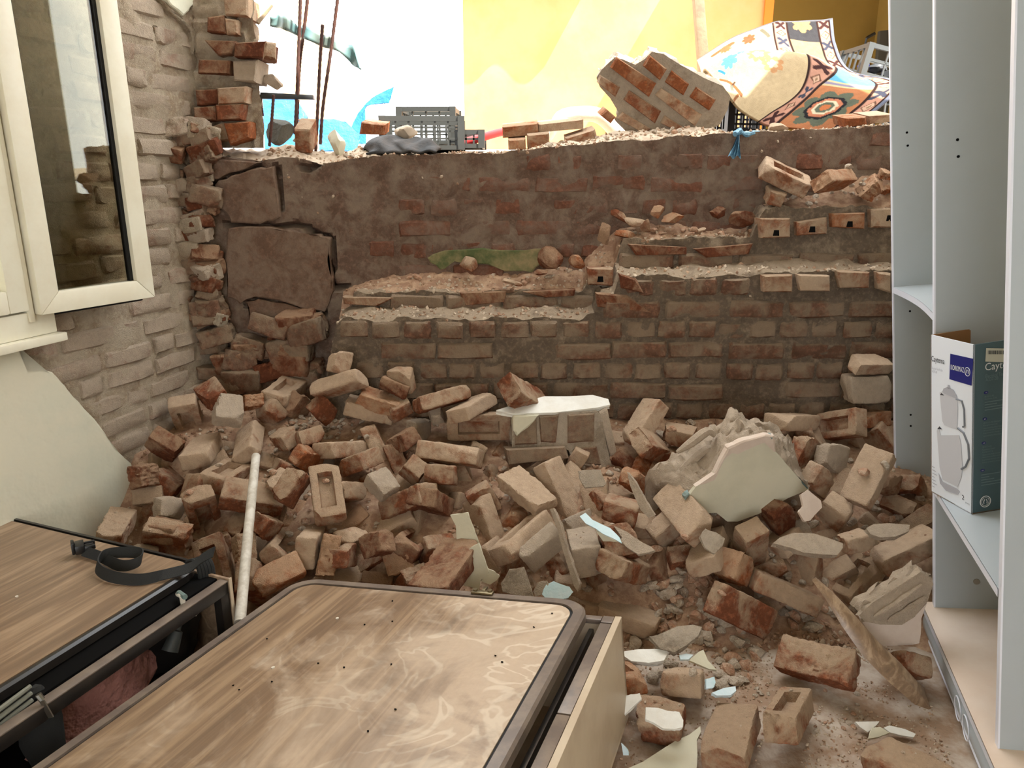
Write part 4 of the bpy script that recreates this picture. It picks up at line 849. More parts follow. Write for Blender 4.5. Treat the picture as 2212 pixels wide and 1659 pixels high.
B('x','dim brick behind the bluish plaster flake',[0.315, 1.996, 0.261],[0.053, -0.072, 0.923, 0.373],[0.112, 0.1, 0.058])
B('k','dust-topped brick right beside the far right corner of the front cabinet',[0.347, 1.942, 0.045],[0.066, -0.218, -0.973, 0.039],[0.178, 0.097, 0.053])
B('','large smooth brown brick tilted flat towards the room, front right of the pile',[0.659, 1.883, 0.105],[0.543, -0.786, 0.074, 0.286],[0.21, 0.094, 0.057])
B('','long brick with a red side and dusty top, the wooden splinter touching its end',[0.803, 1.952, 0.125],[0.203, -0.019, -0.969, 0.138],[0.204, 0.099, 0.057])
B('aro','half brick with a crumbled red face, above the large smooth brown brick',[0.662, 1.979, 0.191],[0.28, 0.278, -0.9, 0.186],[0.089, 0.081, 0.09])
B('r','whole brick with a pock-marked upper face, left of the wooden splinter',[0.802, 1.682, 0.078],[0.271, -0.876, 0.326, -0.232],[0.202, 0.098, 0.055])
B('xk','half brick with a white-dusted top, near the right side of the front cabinet',[0.438, 1.628, 0.059],[0.039, 0.166, 0.957, -0.234],[0.102, 0.098, 0.058])
B('fo','clean orange frogged brick half hidden by the front cabinet side',[0.276, 1.658, 0.059],[0.105, 0.785, -0.598, 0.121],[0.188, 0.084, 0.051])
B('x','dark-fronted brick carrying a plaster flake, beside the front cabinet',[0.357, 1.507, 0.043],[0.072, 0.173, 0.981, 0.047],[0.112, 0.1, 0.054])
B('','nearest whole brick, smooth topped, at the bottom of the picture',[0.508, 1.44, 0.059],[0.003, 0.523, -0.839, 0.15],[0.206, 0.099, 0.056])
B('fa','broken frogged brick with a torn hollow and dark red end, beside the nearest whole brick',[0.657, 1.487, 0.078],[0.069, 0.496, -0.845, 0.191],[0.241, 0.077, 0.06])
B('','orange brick lying on the bare floor nearest the shelf base',[0.878, 1.337, 0.05],[0.102, 0.512, 0.852, -0.042],[0.189, 0.1, 0.05])
B('x','half brick between the wooden splinter and the shelf base',[1.047, 1.689, 0.063],[0.11, -0.03, -0.933, 0.341],[0.078, 0.097, 0.056])
B('k','long brick running in behind the nearer shelf panel',[1.192, 2.032, 0.219],[0.193, -0.076, 0.977, -0.044],[0.201, 0.093, 0.057])
B('f','frogged brick split open lengthwise, just above the wooden splinter',[1.054, 2.025, 0.123],[0.292, -0.215, 0.932, 0.001],[0.162, 0.098, 0.054])
B('ak','brick with torn mortar on its corner, right of the flat mortar slab',[1.032, 2.023, 0.25],[0.087, -0.127, 0.983, -0.102],[0.09, 0.068, 0.05])
B('fk','frogged brick lying tilted on the highest step of the broken wall',[1.012, 2.857, 1.31],[0.194, -0.08, -0.952, -0.221],[0.186, 0.1, 0.057])
B('a','rounded brown brick under the tilted frogged brick on the highest step',[0.979, 2.845, 1.241],[0.104, -0.051, -0.979, -0.169],[0.073, 0.076, 0.05])
B('ao','flat pink brick wedge on the highest step, right of the tilted frogged brick',[1.175, 2.813, 1.297],[0.344, 0.111, -0.256, -0.896],[0.213, 0.082, 0.049])
B('aro','long bright orange brick splinter on the highest step',[1.321, 2.822, 1.27],[0.449, 0.185, 0.865, 0.123],[0.09, 0.09, 0.05])
B('aro','small bright orange brick chip on the highest step, closest to the shelf',[1.385, 2.846, 1.266],[0.317, 0.854, 0.397, 0.111],[0.141, 0.034, 0.03])
B('aro','orange brick lump at the top right of the highest step',[1.388, 2.845, 1.317],[0.403, 0.832, 0.352, 0.146],[0.171, 0.033, 0.029])
# ---------------- rubble: mound, chunks, flakes ----------------
gx_, gy_ = 130, 70; G = np.zeros((gx_, gy_, 3)); X_ = np.linspace(-1.75, 1.7, gx_); Y_ = np.linspace(1.3, 2.92, gy_)
for i in range(gx_):
    G[i, :, 0] = X_[i]; G[i, :, 1] = Y_
G[..., 2] = np.interp(G[..., 1], [1.3, 1.75, 1.95, 2.1, 2.4, 2.7, 2.95], [-.06, -.05, .05, .17, .32, .42, .45]); 
G[..., 2] += fbm(G * np.array([9, 9, 0]) + 3, 5, 3) * .03 + fbm(G * np.array([40, 40, 0]), 8, 2) * .012
lw = G[..., 0] - (-1.219 - (2.93 - G[..., 1]) * .298); G[..., 2] -= .22 * np.clip(1 - (lw - .05) / .45, 0, 1) * np.clip((2.5 - G[..., 1]) / .3, 0, 1)
md = MB(); md.grid(G); mo = md.build('rubble_mound', M_GRIT, None, 30); tag(mo, 'compacted brick dust and debris under the loose rubble', 'rubble', kind='stuff')
def irregular(mb_name, W, n, th, m, par, seed, amp=.012, sub=2, taper=.92, smooth_=35):
    """thick rough-edged block: polygon W (world points, in a plane with normal n) extruded backwards by th"""
    rr = random.Random(seed); k = len(W); c = sum(W, Vector()) / k; bm = bmesh.new(); rings = []
    layers = 5
    pts = []
    for i in range(k):
        for j in range(3): pts.append(W[i] + (W[(i + 1) % k] - W[i]) * (j / 3))
    k = len(pts)
    for l in range(layers + 1):
        t = l / layers; s = 1 - (1 - taper) * t; ring_ = []
        for i, p in enumerate(pts):
            q = c + (p - c) * s - n * th * t
            if 0 < l: q = q + Vector((rr.uniform(-1, 1), rr.uniform(-1, 1), rr.uniform(-1, 1))) * amp
            ring_.append(bm.verts.new(q))
        rings.append(ring_)
    f0 = bm.faces.new(rings[0]); f1 = bm.faces.new(rings[-1][::-1])
    for l in range(layers):
        for i in range(k):
            j = (i + 1) % k; bm.faces.new((rings[l][j], rings[l][i], rings[l + 1][i], rings[l + 1][j]))
    bmesh.ops.triangulate(bm, faces=[f0, f1]); bmesh.ops.recalc_face_normals(bm, faces=bm.faces)
    me = bpy.data.meshes.new(mb_name); bm.to_mesh(me); bm.free(); return link(mb_name, me, m, par, smooth_)
def Zp(reg, pts):
    ox, oy, k = dict(Z2=(280, 740, 3.95), Z3=(780, 740, 3.95), Z4=(1300, 800, 3.95), Z5=(1652, 700, 3.95), Z6=(280, 1000, 3.95), Z7=(800, 1000, 3.95), Z8=(1280, 1100, 3.95), Z9=(1652, 1100, 2.968), Z10=(1280, 1300, 3.95), ZT=(1000, 0, 3.95), ZU=(540, 0, 3.95), F=(0, 0, 1.))[reg]
    return [(ox + x / k, oy + y / k) for x, y in pts]
def quadbrick(name, px, P0, n, th, back, m, par, seed):
    W = [onp(x, y, P0 + n * th, n) for x, y in px]; c = sum(W, Vector()) / 4; rr = random.Random(seed)
    V = [p - n * (th + back) for p in W] + [p - n * .007 + (p - c) * .0 for p in W] + [p - (p - c).normalized() * .008 + n * rr.uniform(-.002, .002) for p in W]
    f = [(8, 9, 10, 11)] + [(a + i, a + (i + 1) % 4, a + 4 + (i + 1) % 4, a + 4 + i) for a in (0, 4) for i in range(4)]
    o = pyd(name, V, f, m, par)
    bm = bmesh.new(); bm.from_mesh(o.data); bmesh.ops.subdivide_edges(bm, edges=bm.edges, cuts=2, use_grid_fill=True)
    P = np.array([v.co for v in bm.verts]); d = fbm(P * 55, seed, 2)
    for v, q in zip(bm.verts, d): v.co += n * float(q) * .003
    bmesh.ops.recalc_face_normals(bm, faces=bm.faces); bm.to_mesh(o.data); bm.free()
    o.data.polygons.foreach_set('use_smooth', [True] * len(o.data.polygons)); o.data.set_sharp_from_angle(angle=math.radians(40)); return o
# big chunk of brickwork on the wall top
nK = Vector((-.08, -.96, -.24)).normalized(); PK = atY(1430, 210, 3.12)
K = empty('masonry_chunk'); tag(K, 'large tilted chunk of brick masonry on the wall top beside the carpet', 'masonry')
poly = Zp('F', [(1288, 168), (1300, 150), (1328, 124), (1345, 128), (1372, 140), (1392, 128), (1408, 112), (1432, 116), (1470, 140), (1520, 168), (1562, 186), (1578, 208), (1572, 236), (1556, 268), (1530, 284), (1486, 290), (1420, 292), (1352, 284), (1330, 262), (1336, 242), (1318, 212), (1296, 188)])
irregular('mortar_core', [onp(x, y, PK, nK) for x, y in poly], nK, .26, M_MORTAR, K, 5, .013, taper=.9)
for i, q in enumerate([[(1255, 575), (1312, 490), (1650, 712), (1588, 830)], [(1535, 562), (1592, 470), (1742, 590), (1682, 686)], [(1725, 702), (1782, 602), (1932, 720), (1882, 816)], [(1935, 830), (1992, 742), (2162, 852), (2102, 946)], [(1370, 852), (1420, 772), (1692, 950), (1640, 1056)], [(1640, 812), (1692, 752), (2042, 980), (1982, 1080)], [(1142, 702), (1168, 640), (1342, 742), (1302, 830)], [(1312, 1012), (1362, 956), (1602, 1100), (1560, 1150)], [(1685, 1052), (1722, 986), (1902, 1100), (1868, 1142)]]):
    quadbrick('brick', Zp('ZT', q), PK, nK, .012 + .006 * (i < 2), .02, (BR['o'], BR['p'], BR['k'])[(0 if i in (0, 1, 2, 3) else 1 if i in (4, 8) else 2)], K, 50 + i)
# plaster-topped block in the pile
n1 = Vector((.12, -.96, .22)).normalized(); P1 = onpile(1200, 960); P1.y = min(P1.y, 2.47); P1 = atY(1200, 960, 2.44)
M1 = empty('masonry_block'); tag(M1, 'grey masonry block topped with white plaster, in the centre of the pile', 'masonry')
irregular('mortar_core', [onp(x, y, P1, n1) for x, y in [(1106, 900), (1150, 894), (1290, 888), (1300, 900), (1310, 960), (1322, 1006), (1300, 1012), (1240, 1000), (1228, 972), (1106, 966)]], n1, .19, M_MORTAR, M1, 6, .008, taper=.95)
for i, q in enumerate([[(1164, 898), (1208, 895), (1202, 958), (1168, 956)], [(1226, 895), (1286, 892), (1284, 954), (1226, 958)], [(1112, 912), (1160, 900), (1162, 960), (1112, 962)], [(1244, 968), (1290, 964), (1300, 1006), (1246, 1000)]]): quadbrick('brick', q, P1, n1, .006, .02, M_WB, M1, 70 + i)
quadbrick('brick', [(1094, 972), (1222, 966), (1230, 990), (1100, 1004)], P1, n1, .05, .05, M_WB, M1, 78)
quadbrick('brick', [(1294, 890), (1312, 880), (1338, 1000), (1324, 1008)], P1 + n1 * -.02, n1, .01, .15, BR['m'], M1, 79)
nt_ = Vector((.05, -.28, .96)).normalized(); Pt = onp(1200, 893, P1, n1) + ZU * .006
irregular('plaster_layer', [onp(x, y, Pt, nt_) for x, y in [(1072, 886), (1108, 893), (1200, 891), (1290, 880), (1318, 874), (1314, 862), (1280, 853), (1230, 856), (1176, 856), (1130, 868)]], nt_, .016, M_PLAW, M1, 7, .002, taper=1.)
plate('plaster_patch', [(1108, 897), (1164, 895), (1150, 915), (1116, 942), (1110, 930)], M_PLA, M1, P1, n1, .012, 1, seed=20)
# chunk with a smooth plaster face
n2 = Vector((.18, -.93, -.08)).normalized(); P2 = atY(1560, 1040, 2.10)
M2 = empty('plaster_chunk'); tag(M2, 'big lump of mortar with a smooth grey-green plaster face, centre right of the pile', 'masonry')
face2 = Zp('Z4', [(655, 1165), (710, 1100), (760, 1050), (810, 985), (950, 890), (1060, 690), (1200, 640), (1400, 560), (1480, 690), (1600, 830), (1770, 1015), (1590, 1090), (1340, 1225), (1160, 1290), (1070, 1290), (980, 1215), (890, 1220), (785, 1290)])
F2 = [onp(x, y, P2, n2) for x, y in face2]
irregular('plaster_face', F2, n2, .014, M_PLA, M2, 8, .002, taper=1.)
plate('plaster_border', Zp('Z4', [(800, 990), (960, 880), (1060, 690), (1080, 650), (1210, 600), (1400, 545), (1470, 560), (1480, 690), (1400, 605), (1150, 700), (1060, 700), (1010, 800), (950, 945)]), M_PLAP, M2, P2, n2, .003, 1, seed=21)
core = Zp('Z4', [(640, 1150), (500, 1040), (400, 900), (420, 800), (640, 700), (800, 560), (960, 480), (1090, 370), (1180, 365), (1290, 430), (1480, 480), (1600, 570), (1640, 690), (1600, 830), (1480, 690), (1400, 560), (1200, 640), (1060, 690), (950, 890), (760, 1050)])
# rough mortar body: ridge line behind the face
V = []; f = []
top = Zp('Z4', [(640, 1150), (500, 1060), (400, 930), (405, 860), (440, 790), (560, 730), (680, 660), (800, 560), (930, 490), (1010, 430), (1090, 365), (1170, 362), (1290, 430), (1420, 460), (1540, 520), (1610, 590), (1640, 690), (1700, 860), (1760, 1000)])
edge = Zp('Z4', [(655, 1165), (690, 1120), (740, 1070), (780, 1020), (830, 970), (900, 920), (960, 880), (1010, 790), (1060, 690), (1130, 665), (1200, 640), (1300, 600), (1400, 560), (1440, 620), (1480, 690), (1540, 760), (1600, 830), (1690, 925), (1770, 1015)])
rows_ = []
for (tx, ty), (ex_, ey_) in zip(top, edge):
    a = onp(ex_, ey_, P2 - n2 * .012, n2); depth = .17
    b = onp(tx, ty, P2 - n2 * depth, n2); rows_.append([a + (b - a) * t for t in np.linspace(0, 1, 17)] + [b - n2 * .03 - ZU * .06, b - n2 * .02 - ZU * .2])
rows_ = np.array([[list(p) for p in r] for r in rows_]); I = np.linspace(0, len(rows_) - 1, 110)
dense = np.array([[np.interp(I, range(len(rows_)), rows_[:, j, c]) for c in range(3)] for j in range(19)]).transpose(2, 0, 1)
nrm_ = fbm(dense * 34, 4, 4) * .03 + np.abs(fbm(dense * 11, 14, 2)) * .02; nrm_[:, 0] *= .2
dense[..., 2] += nrm_; dense[..., 1] += fbm(dense * 40, 6, 3) * .02 * (np.arange(19) > 0)
mb_ = MB(); mb_.grid(dense); mb_.build('mortar_body', BR['m'], M2, 35)
for reg, ridge in (('Z4', [(660, 860), (760, 780), (880, 680), (980, 650)]), ('Z4', [(640, 700), (760, 620), (900, 520), (960, 560)])):
    pts = [onp(x, y, P2 - n2 * .10, n2) for x, y in Zp(reg, ridge)]
    MB().tube(smooth(pts, 4), [.006 + .010 * math.sin(math.pi * i / 12) for i in range(13)], 7).build('mortar_ridge', BR['m'], M2, 40)
for q in ([(705, 1075), (745, 1045), (752, 1060), (712, 1105)], [(1425, 555), (1465, 560), (1462, 590), (1430, 595)], [(1705, 940), (1765, 1005), (1755, 1012), (1712, 965)]): plate('teal_paint_flake', Zp('Z4', q), M_SHEET, M2, P2, n2, .004, .5, 2, seed=24)
# cornice chunk beside the shelf base
n4 = Vector((-.1, -.95, .1)).normalized(); P4 = atz(1935, 1400, .10)
M4 = empty('cornice_chunk'); tag(M4, 'chunk of pinkish moulded plaster with a ragged top, by the shelf base', 'masonry')
irregular('plaster_face', [onp(x, y, P4, n4) for x, y in Zp('Z9', [(612, 700), (700, 728), (880, 742), (960, 690), (1040, 600), (1004, 700), (1000, 800), (990, 860), (940, 870), (740, 880), (700, 820), (650, 760)])], n4, .03, M_PLAP, M4, 30, .002, taper=1.)
irregular('mortar_top', [onp(x, y, P4 + n4 * .015, n4) for x, y in Zp('Z9', [(605, 680), (690, 600), (830, 510), (1000, 402), (1070, 440), (1080, 480), (1045, 590), (960, 690), (880, 742), (740, 740), (640, 720)])], n4, .07, BR['m'], M4, 31, .01, taper=.95)
for a_, b_ in (((700, 690), (1010, 480)), ((790, 715), (1030, 560))): 
    pts = [onp(x, y, P4 + n4 * .018, n4) for x, y in Zp('Z9', [a_, ((a_[0] + b_[0]) / 2, (a_[1] + b_[1]) / 2 + 8), b_])]; MB().tube(smooth(pts, 4), [.004, .008, .01, .008, .01, .012, .009, .008, .004], 7).build('moulding_ridge', BR['m'], M4, 40)
# flat plaster and mortar flakes
def flake(name, reg, pts, n, m, th, label, cat='plaster', P=None, dz=.0, jit=.8):
    px = Zp(reg, pts); cx = sum(p[0] for p in px) / len(px); cy = sum(p[1] for p in px) / len(px); n = Vector(n).normalized()
    P0_ = P or onpile(cx, cy, dz); W = [onp(x, y, P0_, n) for x, y in px]
    o = irregular(name, W, n, th, m, None, hash(label) % 997 if False else len(label) * 7 + int(cx), th * .12, taper=.98)
    return tag(o, label, cat, 'plaster and mortar flakes in the pile')
flake('plaster_sheet', 'Z7', [(682, 446), (830, 424), (880, 560), (925, 678), (850, 720), (790, 790), (765, 850), (745, 760), (735, 640), (730, 540)], (-.1, -.95, .25), M_PLA, .012, 'upper part of the cream plaster sheet standing before the pink brick', dz=.02)
flake('plaster_sheet', 'Z7', [(770, 850), (800, 780), (860, 720), (925, 685), (960, 780), (1010, 930), (985, 970), (940, 1000), (925, 1085), (860, 1060), (735, 1035), (755, 930)], (-.1, -.95, .25), M_PLA, .012, 'lower curved piece of the cream plaster sheet above the cabinet latch', dz=.02)
flake('plaster_sheet', 'Z7', [(1005, 905), (1060, 925), (1105, 965), (1080, 1000), (1020, 1040), (945, 1010)], (.1, -.9, .3), M_PLA, .01, 'small triangular cream plaster piece right of the plaster sheet', dz=.0)
flake('mortar_sliver', 'Z7', [(1530, 392), (1560, 388), (1620, 520), (1650, 640), (1700, 800), (1745, 930), (1785, 1040), (1770, 1100), (1735, 1050), (1690, 900), (1640, 740), (1600, 580)], (-.6, -.75, .2), BR['m'], .012, 'long thin mortar sliver standing left of the mortar-crusted block', 'mortar', dz=.03)
flake('plaster_splinter', 'Z4', [(215, 868), (260, 920), (320, 1010), (370, 1110), (450, 1240), (400, 1260), (330, 1190), (280, 1080), (240, 980)], (-.5, -.8, .25), BR['m'], .014, 'grey plaster splinter standing upright above the cubic red brick', dz=.05)
flake('plaster_flake', 'Z8', [(0, 90), (60, 120), (150, 160), (230, 240), (250, 290), (180, 250), (90, 210), (20, 160), (-60, 120), (-110, 60), (-60, 30)], (-.3, -.55, .78), M_PLAB, .006, 'curved bluish-white plaster flake in the lower middle of the pile', dz=.05)
flake('mortar_flake', 'Z8', [(180, 140), (290, 190), (400, 270), (500, 320), (530, 350), (480, 370), (390, 385), (300, 330), (230, 260), (250, 240)], (-.3, -.6, .7), BR['m'], .014, 'grey mortar backing just right of the bluish-white flake', 'mortar', dz=.04)
flake('plaster_backing', 'Z8', [(30, 190), (100, 215), (180, 260), (250, 300), (380, 380), (190, 385), (140, 350), (80, 260)], (-.1, -.95, -.1), M_PLA, .008, 'shaded cream plaster under the bluish-white flake', dz=.0)
flake('mortar_slab', 'Z8', [(1540, 290), (1600, 240), (1720, 200), (1880, 205), (2000, 240), (2135, 290), (2135, 330), (2090, 390), (1960, 385), (1800, 370), (1700, 330)], (.0, -.55, .83), BR['m'], .022, 'flat ragged mortar slab with a small stone on it, right of centre', 'mortar', dz=.05)
flake('mortar_slab', 'Z9', [(650, 120), (700, 95), (800, 90), (930, 100), (925, 140), (840, 175), (740, 180), (680, 160)], (0, -.5, .85), BR['m'], .018, 'pale flat mortar slab just above the long brick by the shelf', 'mortar', dz=.05)
flake('plaster_flake', 'Z4', [(1700, 1060), (1760, 1020), (1870, 1110), (1880, 1170), (1820, 1230), (1780, 1280), (1730, 1290), (1680, 1210), (1720, 1160)], (.1, -.85, .5), M_PLAP, .012, 'pinkish plaster flake below the right tip of the plaster face', dz=.06)
flake('mortar_plate', 'Z7', [(1115, 1030), (1190, 910), (1310, 888), (1335, 960), (1390, 1140), (1250, 1130), (1130, 1100)], (-.1, -.85, .5), M_MORTAR, .016, 'beige six-sided mortar plate standing behind the cabinet edge', 'mortar', dz=.03)
flake('mortar_plate', 'Z7', [(1390, 1100), (1430, 1020), (1505, 1005), (1520, 1040), (1465, 1120), (1410, 1140)], (-.1, -.85, .5), M_MORTAR, .014, 'small beige mortar plate right of the six-sided one', 'mortar', dz=.02)
flake('plaster_flake', 'Z7', [(1465, 1120), (1500, 1040), (1560, 1010), (1700, 1060), (1730, 1100), (1690, 1150), (1600, 1172), (1500, 1160)], (0, -.8, .6), M_PLAB, .012, 'pale blue plaster flake just beyond the corner of the front cabinet', dz=.02)
flake('plaster_slab', 'Z10', [(222, 430), (380, 405), (560, 402), (655, 415), (610, 500), (480, 520), (330, 505)], (0, -.35, .93), M_PLAW, .02, 'white dusty plaster slab over the clean orange frogged brick', dz=.0)
flake('plaster_flake', 'Z10', [(455, 900), (560, 905), (640, 930), (740, 940), (775, 1010), (770, 1070), (700, 1085), (600, 1080), (520, 1030), (450, 1000)], (-.05, -.45, .89), M_PLAW, .012, 'plaster flake lying on the dark-fronted brick', P=atz(1436, 1551, .105))
flake('plaster_shard', 'Z10', [(300, 1420), (420, 1370), (560, 1280), (700, 1190), (830, 1130), (920, 1060), (925, 1110), (890, 1180), (895, 1300), (890, 1400), (880, 1500), (300, 1560)], (0, -.15, .98), M_PLA, .01, 'large cream plaster shard on the floor left of the nearest brick', P=atz(1450, 1640, .03))
flake('plaster_flake', 'Z9', [(580, 1362), (735, 1360), (715, 1385), (660, 1430), (610, 1395)], (0, -.4, .9), M_PLAW, .008, 'small white plaster flake on the bare floor, left of a pair', P=atz(1875, 1568, .02))
flake('plaster_flake', 'Z9', [(762, 1400), (800, 1386), (900, 1410), (968, 1440), (955, 1462), (880, 1450), (800, 1430)], (0, -.4, .9), M_PLAW, .008, 'small white plaster flake on the bare floor, right of a pair', P=atz(1943, 1580, .02))
flake('plaster_flake', 'Z9', [(665, 1470), (690, 1400), (740, 1395), (800, 1432), (730, 1460)], (0, -.5, .85), M_PLA, .01, 'cream plaster chip touching the orange brick on the floor', P=atz(1898, 1585, .03))
flake('plaster_flake', 'Z10', [(740, 455), (800, 440), (860, 452), (820, 490), (750, 490)], (0, -.4, .9), M_PLAB, .008, 'white plaster chip behind the white-dusted half brick', dz=.0)
flake('plaster_flake', 'Z10', [(825, 500), (900, 430), (945, 408), (985, 500), (1060, 580), (1000, 575), (920, 540)], (0, -.5, .85), M_PLA, .008, 'three-cornered cream plaster chip behind the white-dusted half brick', dz=.0)
flake('plaster_flake', 'Z10', [(970, 660), (1040, 640), (1050, 690), (1030, 735), (970, 740)], (0, -.7, .7), M_PLAB, .014, 'pale turquoise plaster bit right of the white-dusted half brick', dz=.02)
flake('plaster_flake', 'Z10', [(1020, 775), (1120, 735), (1220, 720), (1225, 760), (1180, 795), (1060, 800)], (0, -.5, .85), M_PLAB, .016, 'long white-blue plaster bit above the nearest whole brick', dz=.02)
flake('plaster_flake', 'Z10', [(245, 1210), (300, 1270), (310, 1310), (262, 1310)], (-.3, -.9, .3), M_PLAB, .006, 'tiny light blue plaster chip at the foot of the cabinet side', P=atz(1350, 1620, .03))
flake('mortar_plate', 'Z10', [(490, 300), (560, 280), (720, 210), (860, 195), (935, 215), (900, 290), (800, 370), (700, 430), (580, 400)], (-.1, -.6, .8), M_MORTAR, .03, 'beige pointed mortar slab beside the dust-topped brick', 'mortar', dz=.03)
flake('mortar_plate', 'Z10', [(240, 880), (280, 800), (400, 782), (415, 830), (340, 900), (250, 985)], (-.3, -.6, .7), M_PLAW, .014, 'pale mortar flake leaning on the cabinet side', 'mortar', dz=.03)
flake('mortar_plate', 'Z8', [(920, 230), (960, 170), (1060, 200), (1130, 250), (1110, 310), (1040, 380), (960, 330)], (-.1, -.8, .6), M_MORTAR, .02, 'flat beige stone lying on the smooth brown brick', 'mortar', dz=.10)
flake('mortar_plate', 'Z7', [(1775, 70), (1900, 55), (1960, 60), (2010, 170), (1990, 200), (1830, 210), (1790, 140)], (-.1, -.85, .5), M_MORTAR, .02, 'flat mortar piece below the right end of the plaster-topped block', 'mortar', dz=.03)
# white pole and splinter
a = onpile(553, 985, .05); b = atY(518, 1345, 1.66)
tag(MB().tube([a, a + (b - a) * .5 + Vector((.003, -.01, .006)), b], [.0135, .014, .0145], 14).build('pole', M_POLE, None, 40), 'white painted pole leaning down the left of the pile', 'pole')
sp_ = [(1758, 1250, .0), (1790, 1285, .03), (1830, 1340, .055), (1880, 1400, .07), (1935, 1455, .055), (1985, 1505, .03), (2008, 1530, .01)]
pp = [atz(x, y, z_) for (x, y, _), z_ in zip(sp_, (.30, .27, .22, .165, .11, .05, .02))]
mb_ = MB(); wd = (.010, .022, .034, .040, .040, .034, .006); n_p = len(pp); A2 = []
for i, p in enumerate(pp):
    t = (pp[min(i + 1, n_p - 1)] - pp[max(i - 1, 0)]).normalized(); u = t.cross(Vector((.2, -.8, .6))).normalized(); w = u.cross(t).normalized(); W2 = wd[i]
    A2.append([p + u * W2 * c_ * (1 + R.uniform(-.12, .12)) * .72 + w * s_ * W2 * .30 for c_, s_ in ((-1, 0), (-.6, .8), (0, 1.1), (.6, .7), (1, 0), (.5, -.8), (-.5, -.8), (-1, 0))])
mb_.grid(A2); o = mb_.build('wood_splinter', M_SPLINT, None, 25); tag(o, 'long grey-brown timber splinter lying from the pile down to the floor', 'wood')
# ---------------- outside, beyond the broken wall ----------------
gr = MB(); gr.grid([[(-9 + 18 * i / 16, Yg, zg) for Yg, zg in ((3.19, 1.30), (3.3, 1.40), (3.7, 1.44), (4.2, 1.46), (5.2, 1.46), (8, 1.46), (15, 1.46))] for i in range(17)]); tag(gr.build('ground_outside', M_GROUND), 'sunlit ground outside behind the broken wall', kind='structure')
YO = 5.2; xa, xb = xpx(999, 0, YO), xpx(1652, 0, YO)
tag(MB().box((xa, YO, 1.2), (xb, YO + .25, 4.2)).build('wall_orange', M_OR), 'orange painted wall of the house outside', kind='structure')
tag(MB().box((xb, YO - .02, 1.2), (xb + .055, YO + .3, 4.2)).build('trim_1', M_ORD), 'bright orange door jamb beside the dark doorway', kind='structure')
tag(MB().box((xb + .0, 6.8, 1.2), (xb + 2.2, 7., 4.2)).build('wall_olive', M_OLIVE), 'olive yellow wall inside the dark doorway', kind='structure')
tag(MB().box((xb - .3, YO + .25, 3.3), (xb + 2.4, 7., 3.4)).box((xb + 1.45, YO, 1.2), (xb + 1.6, 7., 3.3)).box((xb + .05, YO, 2.95), (xb + 1.5, YO + .25, 4.2)).build('wall_side', M_OLIVE), 'unseen lintel, roof and side wall added to shade the doorway', kind='structure')  # roof and side put in to keep the olive wall dark
def wavy(x0, x1, y0, y1, z, s=.16, a=.03):
    k = int((x1 - x0) / .02) + 2; return [[(x0 + (x1 - x0) * i / (k - 1), y0 + (y1 - y0) * j, z + a * math.cos(2 * math.pi * (x0 + (x1 - x0) * i / (k - 1)) / s) - .1 * (1 - j)) for j in (0, 1)] for i in range(k)]
x1180, x1295 = xpx(1175, 60, YO), xpx(1300, 60, YO)
for (u0, u1, dep, lab) in ((xa - .3, x1180 + .47, .33, 'wavy roof sheet over the left of the orange wall'), (x1295 + .60, xb + 1.9, .75, 'wavy roof sheet over the right of the orange wall')):
    m_ = MB(); m_.grid(wavy(u0, u1, YO - dep, YO + .1, 2.82, .36, .06)); o = m_.build('roof_sheet', M_SHEET, None, 60); tag(o, lab, 'roof sheet')
    md_ = o.modifiers.new('t', 'SOLIDIFY'); md_.thickness = .006
a = atY(598, 48, 9); b = atY(676, -60, 9); tag(MB().box((a.x, 9, 1.2), (b.x, 9.6, 5)).box((a.x - .05, 8.9, 4.9), (b.x + .05, 9.7, 5.05)).build('house', flat('far_house', (224, 190, 140), .9, .2)), 'beige corner of a far house behind the rebars', 'building')
a = atY(1506, -60, 4.3); b = atY(1527, 200, 4.3)
tag(MB().prism([a + Vector((-.024, 0, 0)), a + Vector((.026, 0, 0)), b + Vector((.028, 0, 0)), b + Vector((-.028, 0, 0))], (0, .06, 0)).build('timber_post', M_GREYW, None, 30, .004), 'grey weathered timber post in front of the orange wall', 'post')
# corrugated sheet scrap
tpx = [(583, 36), (605, 29), (622, 38), (640, 54), (665, 58), (690, 72), (715, 78), (735, 98), (762, 94), (781, 150)]; bpx = [(583, 57), (605, 60), (622, 68), (640, 76), (665, 88), (690, 98), (715, 106), (735, 114), (760, 138), (782, 153)]
g_ = []
for i, (t_, b_) in enumerate(zip(tpx, bpx)): g_.append([atY(t_[0] + (b_[0] - t_[0]) * j / 4, t_[1] + (b_[1] - t_[1]) * j / 4, 3.17 + .02 * math.sin(i * 2.2 + j * .4)) for j in range(5)])
ga = np.array([[list(p) for p in r] for r in g_]); I = np.linspace(0, 9, 50); dn_ = np.array([[np.interp(I, range(10), ga[:, j, c]) for c in range(3)] for j in range(5)]).transpose(2, 0, 1); dn_[..., 1] += .018 * np.sin(I * 2.6)[:, None]
m_ = MB(); m_.grid(dn_); o = m_.build('corrugated_sheet', M_SHEET, None, 60); tag(o, 'bent scrap of corrugated roofing hanging at the upper left of the opening', 'roof sheet'); q_ = o.modifiers.new('t', 'SOLIDIFY'); q_.thickness = .006
def tarp(px, Y, label, m=M_TARP, n=(0, -.9, .45), th=.006, name='blue_tarp', cat='tarp'):
    n = Vector(n).normalized(); P0_ = atY(sum(p[0] for p in px) / len(px), sum(p[1] for p in px) / len(px), Y)
    o = irregular(name, [onp(x, y, P0_, n) for x, y in px], n, th, m, None, int(px[0][0]), .003, taper=1.); return tag(o, label, cat)
